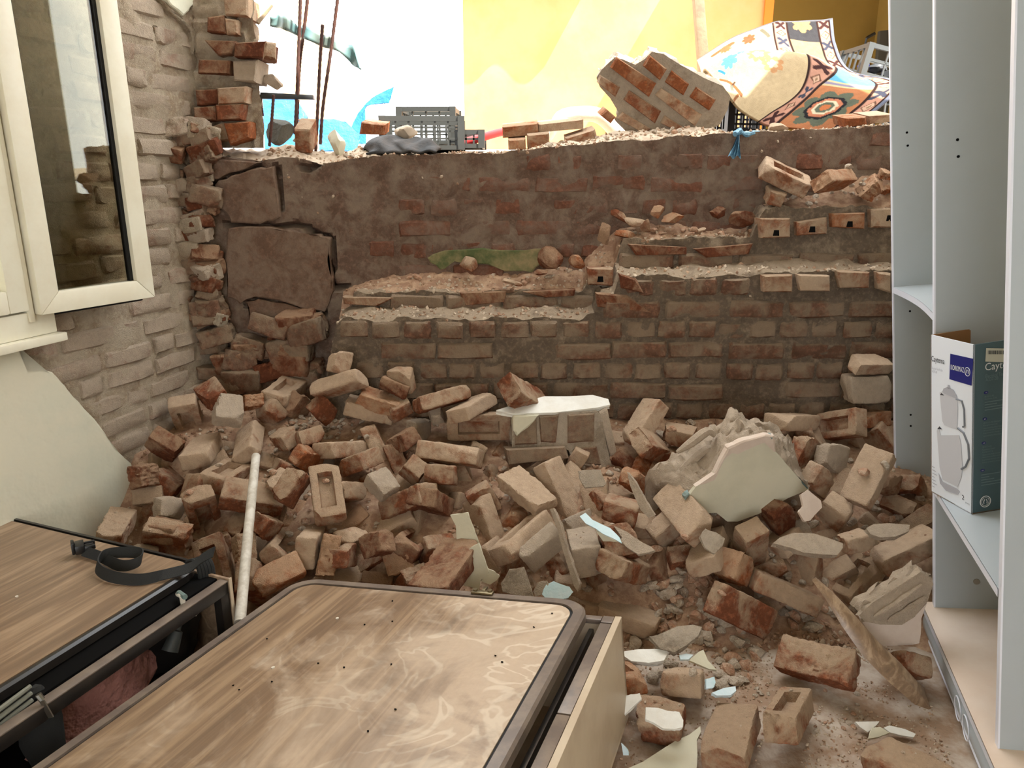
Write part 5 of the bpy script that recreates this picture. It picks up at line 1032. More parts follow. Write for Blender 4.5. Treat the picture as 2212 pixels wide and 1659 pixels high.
tarp([(568, 212), (600, 208), (640, 214), (664, 252), (655, 268), (650, 330), (605, 330), (572, 320)], 3.55, 'blue tarp bunched below the black bar')
tarp([(686, 258), (720, 257), (748, 264), (778, 292), (770, 325), (690, 325)], 3.5, 'low blue tarp behind the thin rebars')
tarp([(760, 272), (774, 244), (790, 224), (812, 206), (850, 188), (840, 222), (812, 224), (792, 228), (780, 250), (790, 310), (762, 310)], 3.8, 'pointed flap of blue tarp sticking up left of the crates', n=(0, -1, .1))
def rebar(px, Y, label, r=.0065):
    P = smooth([atY(x, y, Y + k * .02) for k, (x, y) in enumerate(px)], 14); o = MB().tube(P, [r * (1.12 if i % 2 else .92) for i in range(len(P))], 8).build('rebar', M_RUST, None, 40); return tag(o, label, 'rebar', 'rusty rebars by the corner pier')
rebar([(651, -70), (649, 0), (646, 84), (641, 210), (637, 290)], 3.1, 'tall rusty rebar closest to the corner pier, running down to the end-on brick')
rebar([(667, -70), (664, 0), (654, 84), (648, 130), (644, 200), (641, 288)], 3.12, 'tall rusty rebar bent in towards the one left of it')
rebar([(697, 53), (692, 122), (687, 220), (682, 326)], 3.08, 'short rusty rebar whose free top end shows against the sky')
rebar([(735, -60), (729, 0), (715, 109), (698, 228), (692, 312)], 3.1, 'tall rusty rebar farthest right, leaning')
rebar([(591, 205), (587, 260), (582, 316)], 3.06, 'short rebar hanging from the black bar in front of the tarp', .006)
rebar([(563, 205), (564, 225), (567, 250)], 3.06, 'shortest rebar, close to the torn orange pier brick', .006)
a = atY(562, 206, 3.05); b = atY(676, 210, 3.2); tag(MB().prism([a + ZU * .012, b + ZU * .009, b - ZU * .009, a - ZU * .012], (0, .03, 0)).build('steel_bar', M_BPL, None, 30, .002), 'flat black steel bar sticking out of the corner pier', 'steel bar')
# bricks of the torn pier end
def pb(px, m, seed, th=.02, n=(0, -1, 0), back=.1, Y=2.99): return quadbrick('brick', px, Vector((0, Y, 0)) if n == (0, -1, 0) else atY(px[0][0], px[0][1], Y), Vector(n).normalized(), th, back, m, pier, seed)
for i, (px, mm) in enumerate([([(482, -6), (534, -8), (536, 36), (485, 32)], BR['k']), ([(447, 36), (483, 32), (487, 72), (446, 68)], BR['d']), ([(484, 38), (512, 42), (514, 74), (488, 74)], BR['k']), ([(440, 86), (508, 88), (500, 116), (470, 120), (442, 112)][:4], BR['d']), ([(506, 92), (574, 88), (570, 124), (504, 122)], BR['d']), ([(428, 128), (496, 130), (494, 160), (426, 158)], BR['d']), ([(502, 132), (556, 128), (552, 178), (504, 174)], BR['m']), ([(421, 194), (468, 192), (470, 224), (424, 228)], BR['d']), ([(468, 190), (532, 186), (530, 222), (470, 226)], BR['k']), ([(416, 232), (463, 228), (466, 260), (418, 262)], BR['p']), ([(464, 226), (524, 224), (522, 258), (468, 260)], BR['p']), ([(442, 278), (482, 264), (494, 302), (444, 308)], BR['k']), ([(482, 266), (538, 262), (540, 298), (496, 314)], BR['o'])]):
    pb(px, mm, 200 + i, .035 + .02 * (i in (4, 8, 10, 12)))
quadbrick('brick', [(574, 89), (597, 92), (597, 130), (570, 124)], Vector((.0, 2.99, 0)), Vector((.35, -.94, 0)).normalized(), .035, .06, BR['k'], pier, 230)
o = chunk('mortar_lump', (.045, .05, .035), 231, BR['m'], pier, 3); o.location = atY(590, 176, 3.05)
o = chunk('mortar_lump', (.035, .05, .09), 232, BR['o'], pier, 3); o.location = atY(548, 225, 3.05)
o = chunk('mortar_lump', (.04, .05, .05), 233, BR['m'], pier, 3); o.location = atY(540, 70, 3.06)
a = atY(556, 50, 3.05); b = atY(588, 12, 3.1); tag(MB().tube([a, b], [.008, .005], 6).build('stick', M_GREYW, None, 30), 'thin broken stick poking out of the corner pier top', 'stick')
# things standing on the broken wall top
def tb(px, m, seed, label, Y=3.05, n=(0, -.985, -.17), back=.13, name='brick'):
    n = Vector(n).normalized(); P0_ = atY(sum(p[0] for p in px) / 4, sum(p[1] for p in px) / 4, Y)
    return tag(quadbrick(name, px, P0_, n, 0, back, m, None, seed), label, 'brick', 'loose bricks on the wall top')
tb([(635, 279), (669, 281), (673, 332), (637, 334)], BR['p'], 240, 'brown brick lying end-on between the rebars', n=(0, -.92, -.4), back=.12, Y=3.0)
for i, (q, mm, lab) in enumerate([([(335, 1085), (640, 1052), (650, 1150), (340, 1180)], BR['o'], 'orange brick with a mortar spot, leftmost in the row left of the big chunk'), ([(645, 1062), (1028, 1020), (1030, 1100), (652, 1130)], BR['k'], 'long pale brick in the row left of the big chunk'), ([(385, 1195), (535, 1186), (538, 1280), (388, 1280)], BR['o'], 'small half brick at the front of the row left of the big chunk'), ([(548, 1152), (735, 1134), (740, 1258), (552, 1274)], BR['p'], 'mottled brick end at the front of the row left of the big chunk'), ([(878, 1182), (1128, 1104), (1155, 1208), (884, 1242)], BR['k'], 'pinkish brick tilted at the wall edge under the big chunk'), ([(1172, 982), (1226, 932), (1304, 1000), (1262, 1054)], BR['o'], 'orange square brick end peeping out left of the big chunk')]):
    tb(Zp('ZT', q), mm, 250 + i, lab, Y=3.08 + .05 * (i in (0, 1, 5)))
tb([(1826, 256), (1872, 252), (1874, 271), (1830, 276)], BR['o'], 262, 'orange brick lying by the carpet end near the shelf', Y=3.0); tb([(1873, 250), (1926, 246), (1926, 264), (1875, 270)], BR['k'], 263, 'pale brick next to the shelf edge on the wall top', Y=3.02)
tb([(780, 264), (832, 270), (830, 292), (776, 290)], BR['o'], 264, 'pink crumbly brick left of the black crates', Y=3.15)
o = chunk('brick_fragment', (.042, .05, .028), 265, BR['k'], None, 3); o.location = atY(1682, 277, 3.02); tag(o, 'rounded pale brick fragment in front of the carpet', 'brick')
o = chunk('stone', (.055, .05, .055), 266, M_PLA, None, 3); o.location = atY(728, 308, 3.05); tag(o, 'large grey curved mortar lump right of the rebars', 'stone')
o = chunk('concrete_lump', (.06, .05, .055), 267, flat('dark_concrete', (86, 84, 76), .9, .2, bumpv=(60, .8, .01)), None, 3); o.location = atY(606, 285, 3.2); tag(o, 'dark grey concrete lump behind the short rebars', 'concrete')
o = chunk('stone', (.045, .04, .03), 268, M_STONE, None, 3); o.location = atY(878, 285, 3.12); tag(o, 'pale stone resting on the dark jacket', 'stone')
# dark jacket: folded cloth heap
Gj = []
for i in range(41):
    r_ = []
    for j in range(17):
        u, v = i / 40, j / 16; x = 790 + 158 * u; yb_ = 330 - 4 * u; hgt = (42 * math.sin(math.pi * min(1, max(0, u * .96 + .02))) ** .6 + 8 * math.sin(u * 9)) * (1 - .25 * u)
        y = yb_ - hgt * math.sin(v * math.pi * .62); Yj = 2.96 + .22 * v + .02 * math.sin(u * 22 + v * 4)
        p = atY(x + 6 * math.sin(v * 7 + u * 5), y, 2.96 + .16 * v); p.y += .010 * math.sin(u * 17 + v * 6); p.z += .003 * math.sin(u * 23 - v * 9); r_.append(p)
    Gj.append(r_)
m_ = MB(); m_.grid(Gj); o = m_.build('jacket', M_JACKET, None, 70); tag(o, 'dusty dark grey jacket crumpled on the wall top', 'jacket'); q_ = o.modifiers.new('t', 'SOLIDIFY'); q_.thickness = .008
def crate(c, w, d, h, rz, label, m, tilt=0, nx=6, nz_=3):
    e = empty('crate', M=Matrix.Translation(c) @ Matrix.Rotation(rz, 4, 'Z') @ Matrix.Rotation(tilt, 4, 'Y')); tag(e, label, 'crate')
    t = .008
    for nm, z0, z1 in (('rim', h - .02, h), ('bottom_rim', 0, .018)):
        b_ = MB()
        for s in (-1, 1): b_.box((-w / 2, s * d / 2 - t, z0), (w / 2, s * d / 2 + t, z1)).box((s * w / 2 - t, -d / 2, z0), (s * w / 2 + t, d / 2, z1))
        b_.build(nm, m, e, 30)
    for sx in (-1, 1):
        for sy in (-1, 1): MB().box((sx * w / 2 - .014, sy * d / 2 - .014, 0), (sx * w / 2 + .014, sy * d / 2 + .014, h)).build('corner_post', m, e, 30)
    for s in (-1, 1):
        for i in range(1, nx): x = -w / 2 + w * i / nx; MB().box((x - .004, s * d / 2 - .004, 0), (x + .004, s * d / 2 + .004, h)).build('slat', m, e)
        for i in range(1, nz_): z = h * i / nz_; MB().box((-w / 2, s * d / 2 - .004, z - .004), (w / 2, s * d / 2 + .004, z + .004)).build('slat', m, e)
        for i in range(1, 5): y = -d / 2 + d * i / 5; MB().box((s * w / 2 - .004, y - .004, 0), (s * w / 2 + .004, y + .004, h)).build('slat', m, e)
    MB().box((-w / 2, -d / 2, 0), (w / 2, d / 2, .006)).build('bottom', m, e)
    return e
def at3(x, y, Y): return tuple(atY(x, y, Y))
crate(at3(917, 326, 3.42), .33, .26, .135, .05, 'grey plastic crate nearest the jacket', M_CRATE)
crate(at3(930, 314, 3.75), .25, .22, .165, -.05, 'smaller grey crate stacked behind, highest of the crates', M_CRATE, nx=4)
crate(at3(1018, 322, 3.45), .10, .2, .075, .0, 'small grey crate with something red in it', M_CRATE, nx=3, nz_=2)
o = MB().tube(smooth([atY(1000, 308, 3.5), atY(1030, 300, 3.5), atY(1085, 285, 3.5), atY(1100, 290, 3.5)]), .018, 10).build('red_roll', M_RED, None, 40); tag(o, 'red plastic roll lying behind the small crate', 'plastic')
crate(at3(1600, 292, 3.45), .26, .24, .15, .25, 'black crate under the left end of the carpet', M_BPL, nx=8, nz_=4)
crate(at3(1890, 185, 4.0), .30, .25, .15, .1, 'grey crate with blue and black things behind the carpet', M_CRATE, tilt=.2, nx=3, nz_=2)
crate(at3(1893, 300, 4.02), .30, .25, .27, .1, 'lower grey crate hidden behind the carpet, under the crate of blue packs', M_CRATE, nx=3, nz_=3)
for i, (x, y) in enumerate(((1866, 142), (1862, 158))): o = chunk('blue_pack', (.03, .03, .018), 280 + i, M_BLUE, None, 3); o.location = atY(x, y, 3.95); tag(o, ('upper', 'lower')[i] + ' blue plastic pack inside the crate behind the carpet', 'pack')
for i, (x, y) in enumerate(((1895, 150), (1912, 165))): o = chunk('black_bag', (.05, .04, .03), 284 + i, M_BPL, None, 3); o.location = atY(x, y, 3.98); tag(o, ('left', 'right')[i] + ' shiny black bag inside the crate behind the carpet', 'bag')
o = MB().tube(smooth([atY(1188, 300, 3.6), atY(1210, 256, 3.6), atY(1260, 246, 3.62), atY(1300, 254, 3.65), atY(1345, 300, 3.65)], 5), [.012 + .022 * min(1, i / 5) for i in range(21)], 12).build('rolled_mat', M_PLAP, None, 50); tag(o, 'rolled beige mat behind the row of bricks', 'mat')
MBX = flat('dark_board', (58, 56, 48), .7, .3)
a = atY(1905, 60, 6.5); b = atY(1950, 200, 6.5); tag(MB().prism([atY(1902, 66, 6.4), atY(1990, 60, 6.4), atY(1990, 250, 6.4), atY(1884, 250, 6.4)], (0, .05, 0)).build('dark_board', MBX, None, 30, .004), 'dark grey board leaning in the doorway', 'board')
o = MB().tube([atY(1848, 190, 6.2), atY(1872, 82, 6.2)], .008, 6).tube([atY(1872, 82, 6.2), atY(1890, 72, 6.2)], .012, 6).build('music_stand', M_BPL, None, 40); tag(o, 'thin black stand inside the olive doorway', 'stand')
# ---------------- carpet ----------------
cu_ = [0, .3, .60, .68, .90, 1.]
rows_c = [[(1505, 133), (1585, 83), (1668, 50), (1698, 48), (1762, 46), (1798, 42)], [(1511, 146), (1592, 112), (1674, 92), (1708, 98), (1775, 104), (1806, 98)], [(1516, 160), (1600, 140), (1690, 128), (1740, 140), (1800, 150), (1838, 154)], [(1524, 150), (1612, 112), (1742, 122), (1806, 150), (1882, 176), (1934, 176)], [(1550, 178), (1606, 168), (1728, 196), (1756, 200), (1880, 205), (1940, 196)], [(1572, 206), (1596, 236), (1638, 264), (1672, 276), (1792, 286), (1850, 276)]]
Yc = [3.85, 3.68, 3.52, 3.38, 3.26, 3.14]
ctrl = np.array([[list(atY(x, y, Y)) for x, y in r] for r, Y in zip(rows_c, Yc)])
def catm(P, ts):
    P = np.concatenate([[2 * P[0] - P[1]], P, [2 * P[-1] - P[-2]]]); n = len(P) - 3; o = []
    for t in ts:
        x = min(t * n, n - 1e-6); i = int(x); t = x - i; a, b, c, d = P[i:i + 4]
        o.append(.5 * (2 * b + (c - a) * t + (2 * a - 5 * b + 4 * c - d) * t * t + (3 * b - a - 3 * c + d) * t ** 3))
    return np.array(o)
NU, NV = 230, 230; U = np.linspace(0, 1, NU); Vv = np.linspace(0, 1, NV)
Tc = np.interp(U, cu_, np.linspace(0, 1, 6))
g1 = catm(ctrl, Vv); g2 = np.array([catm(r, Tc) for r in g1])
g2[..., 2] += fbm(g2 * 7, 3, 2) * .008
uu, vv = np.meshgrid(U, Vv)
def srgb(c): return np.array(lin(c)[:3])
colr = np.empty((NV, NU, 3)); nzs = fbm(np.stack([uu * 60, vv * 60, uu * 0], -1), 2, 2)
colr[:] = srgb((208, 182, 142))
def put(mask, c): colr[mask] = srgb(c)
def seg(u0, v0, u1, v1, w):
    d = np.array([u1 - u0, v1 - v0]); t = np.clip(((uu - u0) * d[0] + (vv - v0) * d[1]) / (d @ d), 0, 1); return np.hypot(uu - u0 - t * d[0], vv - v0 - t * d[1]) < w
def star(u0, v0, r, k, e=.35, ph=0): a = np.arctan2(vv - v0, uu - u0); return np.hypot(uu - u0, vv - v0) < r * (1 - e + e * np.abs(np.sin(a * k / 2 + ph)))
# field motifs
for q in ((.18, .66, .07, 7), (.26, .60, .035, 5)): put(star(*q), (96, 164, 190))
for q in ((.36, .64, .06, 9), (.43, .70, .05, 7)): put(star(*q), (204, 150, 104)); put(star(q[0], q[1], q[2] * .5, 5), (226, 206, 170))
put(star(.40, .10, .05, 7), (128, 92, 62)); put(seg(.12, .12, .28, .08, .018), (140, 98, 64)); put(seg(.5, .05, .55, .13, .014), (120, 112, 92)); put(star(.22, .12, .05, 9), (150, 108, 70))
put(seg(.05, .78, .3, .92, .014), (150, 98, 64)); put(seg(.26, .93, .16, .99, .012), (150, 98, 64)); put(seg(.16, .88, .22, .84, .008), (84, 58, 46)); put(seg(.08, .70, .12, .74, .012), (60, 130, 190)); put(star(.17, .885, .03, 4), (120, 120, 104))
# border
put((uu > .60), (180, 120, 88))
w = (uu > .68) & (uu < .90); put(w, (190, 124, 84))
put(w & (vv < .16), (66, 64, 66)); put(w & (vv > .16) & (vv < .205), (196, 160, 110)); put(w & star(.79, .03, .07, 6), (196, 150, 96)); put(w & (vv > .205) & (vv < .36), (132, 138, 108))
put(w & (vv > .40) & (vv < .72) & (np.abs(uu - .79 - .03 * np.sin(vv * 40)) < .2), (108, 176, 204)); put(w & star(.80, .56, .075, 8), (216, 160, 110)); put(w & star(.80, .56, .045, 8, .15), (200, 210, 214))
put(w & (np.abs(vv - .735) < .022), (222, 196, 150)); put(w & (np.abs(vv - .735) < .008), (150, 140, 160))
put(w & star(.785, .885, .10, 8, .3), (104, 108, 90)); put(w & star(.785, .885, .062, 8, .08), (44, 42, 44)); put(w & star(.785, .885, .05, 8, .08), (204, 128, 96)); put(w & star(.785, .885, .038, 8, .1), (228, 214, 180)); put(w & star(.785, .885, .028, 8, .1), (104, 108, 90)); put(w & star(.785, .885, .016, 6, .1), (206, 122, 76))
for b0, b1 in ((.60, .68), (.90, .975)):
    bm_ = (uu >= b0) & (uu <= b1); put(bm_, (206, 152, 128)); c = (b0 + b1) / 2; t = (vv * 13) % 1; k = np.floor(vv * 13).astype(int)
    ul = (uu - c) / (b1 - b0) * 2; tl = (t - .5) * 2
    xx = bm_ & (k % 2 == 0) & (np.abs(np.abs(ul) - np.abs(tl)) < .34) & (np.abs(ul) < .8) & (np.abs(tl) < .85); put(xx & (k % 4 == 0), (74, 46, 44)); put(xx & (k % 4 == 2), (72, 74, 88))
    dd = np.abs(ul) + np.abs(tl); put(bm_ & (k % 2 == 1) & (dd < .8), (120, 84, 66)); put(bm_ & (k % 2 == 1) & (dd < .62), (216, 176, 148)); put(bm_ & (k % 2 == 1) & (dd < .25), (150, 120, 92))
for e_ in (.60, .68, .90, .975): put(np.abs(uu - e_) < .006, (58, 40, 36))
put(uu > .981, (120, 124, 140)); put(vv < .012, (110, 108, 112))
colr = np.clip(colr * .56 * (1 + .16 * nzs[..., None]), 0, 1)
m_ = MB(); m_.grid(g2); M_CPT, nt, bs = vcol('carpet_pile', .95, .05); bump(nt, bs, nz(nt, coord(nt, rnd=False), 260, 3, .6), .5, .004)
o = m_.build('carpet', M_CPT, None, 80); tag(o, 'patterned cream carpet with a medallion border heaped on the wall top', 'carpet')
ca = o.data.color_attributes.new('Col', 'FLOAT_COLOR', 'POINT'); ca.data.foreach_set('color', np.concatenate([colr.reshape(-1, 3), np.ones((NU * NV, 1))], 1).ravel()); q_ = o.modifiers.new('t', 'SOLIDIFY'); q_.thickness = .009; q_.offset = 0
# light blue plastic bag snagged on the edge
Gb = []
for i in range(17):
    t = i / 16; wdt = (4 + 26 * t ** 1.4) if t < .95 else 28; Gb.append([atY(1596 - 10 * t + wdt * (j / 12 - .5), 286 + 54 * t - 4 * math.sin(j * .9) * t, 2.905 - .012 * math.sin(j * 1.9 + i * .3) - .012 * t) for j in range(13)])
bgE = empty('plastic_bag', Gb[0][6]); tag(bgE, 'light blue plastic bag snagged on the wall top edge, hanging down', 'bag'); L0 = Gb[0][6]
m_ = MB(); m_.grid([[p - L0 for p in r] for r in Gb]); m_.build('hanging_bag', M_BAG, bgE, 60)
MB().tube([p - L0 for p in smooth([atY(1588, 290, 2.9), atY(1597, 284, 2.92), atY(1612, 290, 2.93), atY(1630, 287, 2.94), atY(1652, 286, 2.98)], 5)], [.010, .013, .012, .008, .011, .014, .012, .008, .006, .010, .012, .011, .009, .008, .010, .009, .008, .007, .006, .005, .004], 7).build('twisted_handle', M_BAG, bgE, 40)
# ---------------- rubble stones and gravel ----------------
hx = np.linspace(420, 1600, 190); hs = []
for x in hx:
    hh_ = np.interp(x, [420, 600, 690, 760, 830, 900, 1060, 1100, 1250, 1340, 1500, 1600], [.03, .06, .05, .05, .05, .01, .005, .015, .03, .05, .05, .01]); r_ = []
    for j in range(16):
        v = j / 15; Yh = 2.945 + .30 * v; X0 = xpx(x, 335, 2.95); r_.append((X0 * (1 + .1 * v), Yh, topB(X0 - XL) - .012 + hh_ * math.sin(math.pi * min(1., v * .75 + .03))))
    hs.append(r_)
hs = np.array(hs); hs[..., 2] += fbm(hs * 38, 4, 3) * .016 + np.maximum(0, noise(hs * 55, 9)) * .01
m_ = MB(); m_.grid(hs); tag(m_.build('mortar_debris', M_GRAVEL, None, 25), 'crushed mortar and brick debris lying along the wall top', 'debris', kind='stuff')
# debris heaps on the ledges of the stepped wall
def heap(pts, Y0, Y1, topf, off, lab):
    xs = np.linspace(pts[0][0], pts[-1][0], 120); Gh = []
    for x in xs:
        y = np.interp(x, [p[0] for p in pts], [p[1] for p in pts]); zb_ = atY(x, y, Y1).z; X0 = xpx(x, y, Y1); zf = topf(X0 - off) - .004
        Gh.append([(X0, Y0 + (Y1 - Y0) * j / 12, min(zf, zb_) + (zb_ - min(zf, zb_)) * (j / 12) ** 1.3) for j in range(13)])
    Gh = np.array(Gh); Gh[..., 2] += fbm(Gh * 45, 4, 3) * .014 * np.linspace(.3, 1, 13)
    m_ = MB(); m_.grid(Gh); return tag(m_.build('ledge_debris', M_GRIT, None, 25), lab, 'debris', kind='stuff')
heap([(742, 626), (800, 604), (860, 594), (930, 588), (1010, 590), (1100, 594), (1160, 586), (1200, 574), (1262, 580)], 2.822, 2.928, top2, o2, 'crushed brick debris heaped on the long left ledge')
heap([(1262, 560), (1300, 525), (1340, 492), (1400, 484), (1460, 484), (1520, 500), (1600, 492), (1645, 500)], 2.84, 2.928, top2, o2, 'crushed brick debris heaped on the middle ledge')
heap([(1648, 442), (1700, 426), (1760, 420), (1820, 398), (1870, 380), (1930, 368)], 2.822, 2.928, top2, o2, 'crushed brick debris heaped on the highest ledge')
# torn bricks standing proud on the step faces
ZS_ = lambda q: [(1480 + x / 3.95, 330 + y / 3.95) for x, y in q]; ZR_ = lambda q: [(980 + x / 3.95, 400 + y / 3.95) for x, y in q]; ZQ_ = lambda q: [(440 + x / 3.95, 330 + y / 3.95) for x, y in q]
for i, (q, pl, mm, th) in enumerate([(ZS_([(640, 560), (900, 560), (900, 722), (655, 730)]), X2, 'p', .04), (ZS_([(955, 592), (1215, 552), (1215, 692), (960, 708)]), X2, 'p', .035), (ZS_([(1255, 520), (1540, 512), (1535, 650), (1262, 636)]), X2, 'o', .035), (ZS_([(1590, 482), (1760, 470), (1760, 640), (1595, 640)]), X2, 'k', .03), (ZS_([(668, 1050), (920, 1042), (920, 1190), (672, 1190)]), X1, 'p', .035), (ZS_([(965, 1042), (1240, 1050), (1240, 1185), (990, 1180)]), X1, 'k', .035), (ZS_([(1300, 1012), (1580, 1020), (1575, 1155), (1330, 1155)]), X1, 'p', .03), (ZS_([(1640, 1020), (1760, 1030), (1760, 1200), (1650, 1165)]), X1, 'k', .03), (ZR_([(1415, 760), (1560, 800), (1625, 925), (1430, 880)]), X1, 'd', .02), (ZR_([(1490, 505), (1990, 530), (1990, 592), (1560, 600)]), X2, 'd', .025), (ZR_([(2050, 545), (2560, 500), (2520, 590), (2160, 620)]), X2, 'd', .025), (ZR_([(1140, 705), (1365, 712), (1365, 862), (1150, 850)]), X2 - .04, 'p', .02), (ZR_([(50, 920), (450, 908), (430, 1000), (90, 1030)]), X2, 'd', .022), (ZR_([(590, 912), (1040, 892), (1030, 945), (780, 962)]), X2, 'd', .022), (ZQ_([(1180, 1232), (1620, 1240), (1480, 1312), (1190, 1292)]), X2, 'p', .022), (ZR_([(1215, 925), (1480, 940), (1690, 1090), (1230, 1040)]), X1, 'd', .012)]):
    quadbrick('brick', q, Vector((0, pl, 0)), NB, th, .03, BR[mm], wall_ledge if pl != X1 else wall_step, 700 + i)
for (x, y, pl) in ((1677, 503, X2 - .041), (1755, 495, X2 - .036), (1836, 484, X2 - .036), (1922, 471, X2 - .031), (1297, 603, X2 - .061)):  # near-black plugs stand in for the shade inside frog hollows
    c = atY(x, y, pl); MB().prism([c + Vector((-.012, 0, -.011)), c + Vector((.012, 0, -.011)), c + Vector((.009, 0, .010)), c + Vector((-.009, 0, .010))], (0, .03, 0)).build('frog_shade_plug', M_NEARBLK, wall_ledge)
bpy.context.view_layer.update()
SM = [chunk('rubble_stone', (1, R.uniform(.6, .9), R.uniform(.45, .7)), 500 + i, None, None, 2, .4).data for i in range(12)]
for o in [o for o in COL.objects if o.data in SM]: bpy.data.objects.remove(o)
SMr = []
for me in SM:
    m2 = me.copy(); m2.materials.append(M_STONER); SMr.append(m2); me.materials.append(M_STONE)
def stone(p, r, red, lab, grp, cat='stone'):
    o = bpy.data.objects.new('rubble_stone', R.choice(SMr if red else SM)); COL.objects.link(o); o.location = p; o.scale = (r, r, r); o.rotation_euler = (R.uniform(-.6, .6), R.uniform(-.6, .6), R.uniform(0, 6.3)); return tag(o, lab, cat, grp)
bpy.context.view_layer.update(); dg = bpy.context.evaluated_depsgraph_get()
def cast(p, d): 
    ok, loc, n, _, ob, _ = scene.ray_cast(dg, p, d); return (loc, n, ob) if ok else None
LMK = [(553, 1000, 'tip of the white pole'), (540, 1160, 'middle of the white pole'), (705, 1050, 'upright frogged brick'), (690, 930, 'grey gravel patch'), (430, 960, 'pale orange brick'), (470, 1020, 'hollow-side-up frogged brick'), (330, 1090, 'beige mortar lump'), (620, 840, 'frogged brick on the left crest'), (740, 830, 'long grey-sided brick'), (960, 850, 'two-tone crest brick'), (1035, 920, 'sideways frogged brick'), (970, 970, 'red-streaked long brick'), (1200, 930, 'plaster-topped block'), (880, 1090, 'big orange-brown brick'), (1140, 1050, 'deeply pitted brick'), (1010, 1180, 'cream plaster sheet'), (1120, 1160, 'grooved diagonal brick'), (1260, 1190, 'mortar-crusted block'), (1340, 1150, 'bluish plaster flake'), (1390, 920, 'large pale leaning brick'), (1560, 1040, 'plaster-faced chunk'), (1340, 1100, 'cubic red brick'), (1620, 1160, 'six-sided brown brick'), (1745, 1170, 'flat ragged mortar slab'), (1870, 1040, 'brick leaning on the shelf'), (1820, 910, 'squarish frogged brick'), (1870, 830, 'masonry stump'), (1840, 1260, 'split frogged brick'), (1930, 1300, 'cornice chunk'), (1690, 1270, 'long red-sided brick'), (1610, 1320, 'large smooth brown brick'), (1350, 1240, 'ridged reddish brick'), (1370, 1330, 'dust-topped brick'), (710, 1190, 'crumbly bright red brick'), (600, 1190, 'gravel-filled brick'), (880, 1230, 'red half brick'), (1575, 1570, 'nearest whole brick'), (1475, 1475, 'white-dusted half brick'), (1760, 1430, 'pock-marked brick'), (1900, 1400, 'wooden splinter'), (1950, 1620, 'orange floor brick'), (1415, 1550, 'dark-fronted brick'), (1700, 1520, 'torn frogged brick'), (1960, 1430, 'half brick by the shelf'), (1360, 1440, 'clean orange frogged brick')]
def rel(q, x, y): dx, dy = x - q[0], y - q[1]; return ('left of' if dx < 0 else 'right of') if abs(dx) > abs(dy) else ('above' if dy < 0 else 'below')
# more bricks, half buried in the gaps of the pile
FM = []
for i in range(14):
    fl_ = ('k', 'xk', 'x', 'xd', 'xr', 'f', 'xkm', 'xo', '', 'k', 'xk', 'x', 'fk', 'r')[i]; L_ = .21 if 'x' not in fl_ else R.uniform(.09, .15)
    me = brick_mesh((L_, .098, .057), 3000 + i, fl_); me.materials.append(BR['m' if 'm' in fl_ else 'o' if 'o' in fl_ else 'd' if 'd' in fl_ else 'k' if 'k' in fl_ else 'p']); FM.append(me)
PILE = [(300, 990), (420, 880), (600, 830), (900, 850), (1080, 870), (1340, 880), (1500, 920), (1920, 900), (1990, 1100), (1990, 1320), (1650, 1340), (1350, 1320), (1230, 1290), (640, 1240), (490, 1330), (330, 1190)]
BC = []
for ob in COL.objects:
    if ob.get('group') == 'loose bricks of the rubble pile':
        q = ob.location - CAM; d_ = q.y * cp - q.z * sp; BC.append((CX + F * q.x / d_, CY - F * (q.z * cp + q.y * sp) / d_))
done = []; tr = 0; px_ = []; obs_ = []
while len(done) < 84 and tr < 9000:
    tr += 1; x = R.uniform(300, 2000); y = R.uniform(840, 1340)
    if not inpoly(x, y, PILE) or (x > 1300 and y > 1230) or any((x - a) ** 2 + (y - b) ** 2 < 46 ** 2 for a, b in done) or any((x - a) ** 2 + (y - b) ** 2 < 34 ** 2 for a, b in BC): continue
    h = cast(CAM, ray(x, y).normalized())
    if not h or h[2].name.split('.')[0] != 'rubble_mound' or h[0].y > 2.6: continue
    done.append((x, y)); me = R.choice(FM); o = bpy.data.objects.new('brick', me); COL.objects.link(o); o.location = h[0] + ZU * R.uniform(-.045, -.015); o.rotation_euler = (R.uniform(-1.2, 1.2), R.uniform(-1.2, 1.2), R.uniform(0, 6.28))
    px_.append((x, y)); obs_.append((o, FM.index(me)))
used_ = {}
ADJ = ('dusty whole', 'dusty broken', 'broken brown', 'broken dark red', 'crumbly broken', 'frogged', 'mortar-caked', 'broken orange', 'plain brown', 'pale whole', 'pale broken', 'stubby brown', 'dusty frogged', 'rough')
for (x, y), (o, mi) in zip(px_, obs_):
    near = sorted(LMK, key=lambda q: (q[0] - x) ** 2 + (q[1] - y) ** 2)[:2]
    lab = f'{ADJ[mi]} half-buried brick {rel(near[0], x, y)} the {near[0][2]}, {rel(near[1], x, y)} the {near[1][2]}'
    if len(lab.split()) > 16 or True and lab in used_: lab = f'{ADJ[mi]} half-buried brick {rel(near[0], x, y)} the {near[0][2]}'
    used_[lab] = 1; tag(o, lab, 'brick', 'half-buried bricks in the gaps of the pile')
print('filler', len(done)); bpy.context.view_layer.update(); dg = bpy.context.evaluated_depsgraph_get()
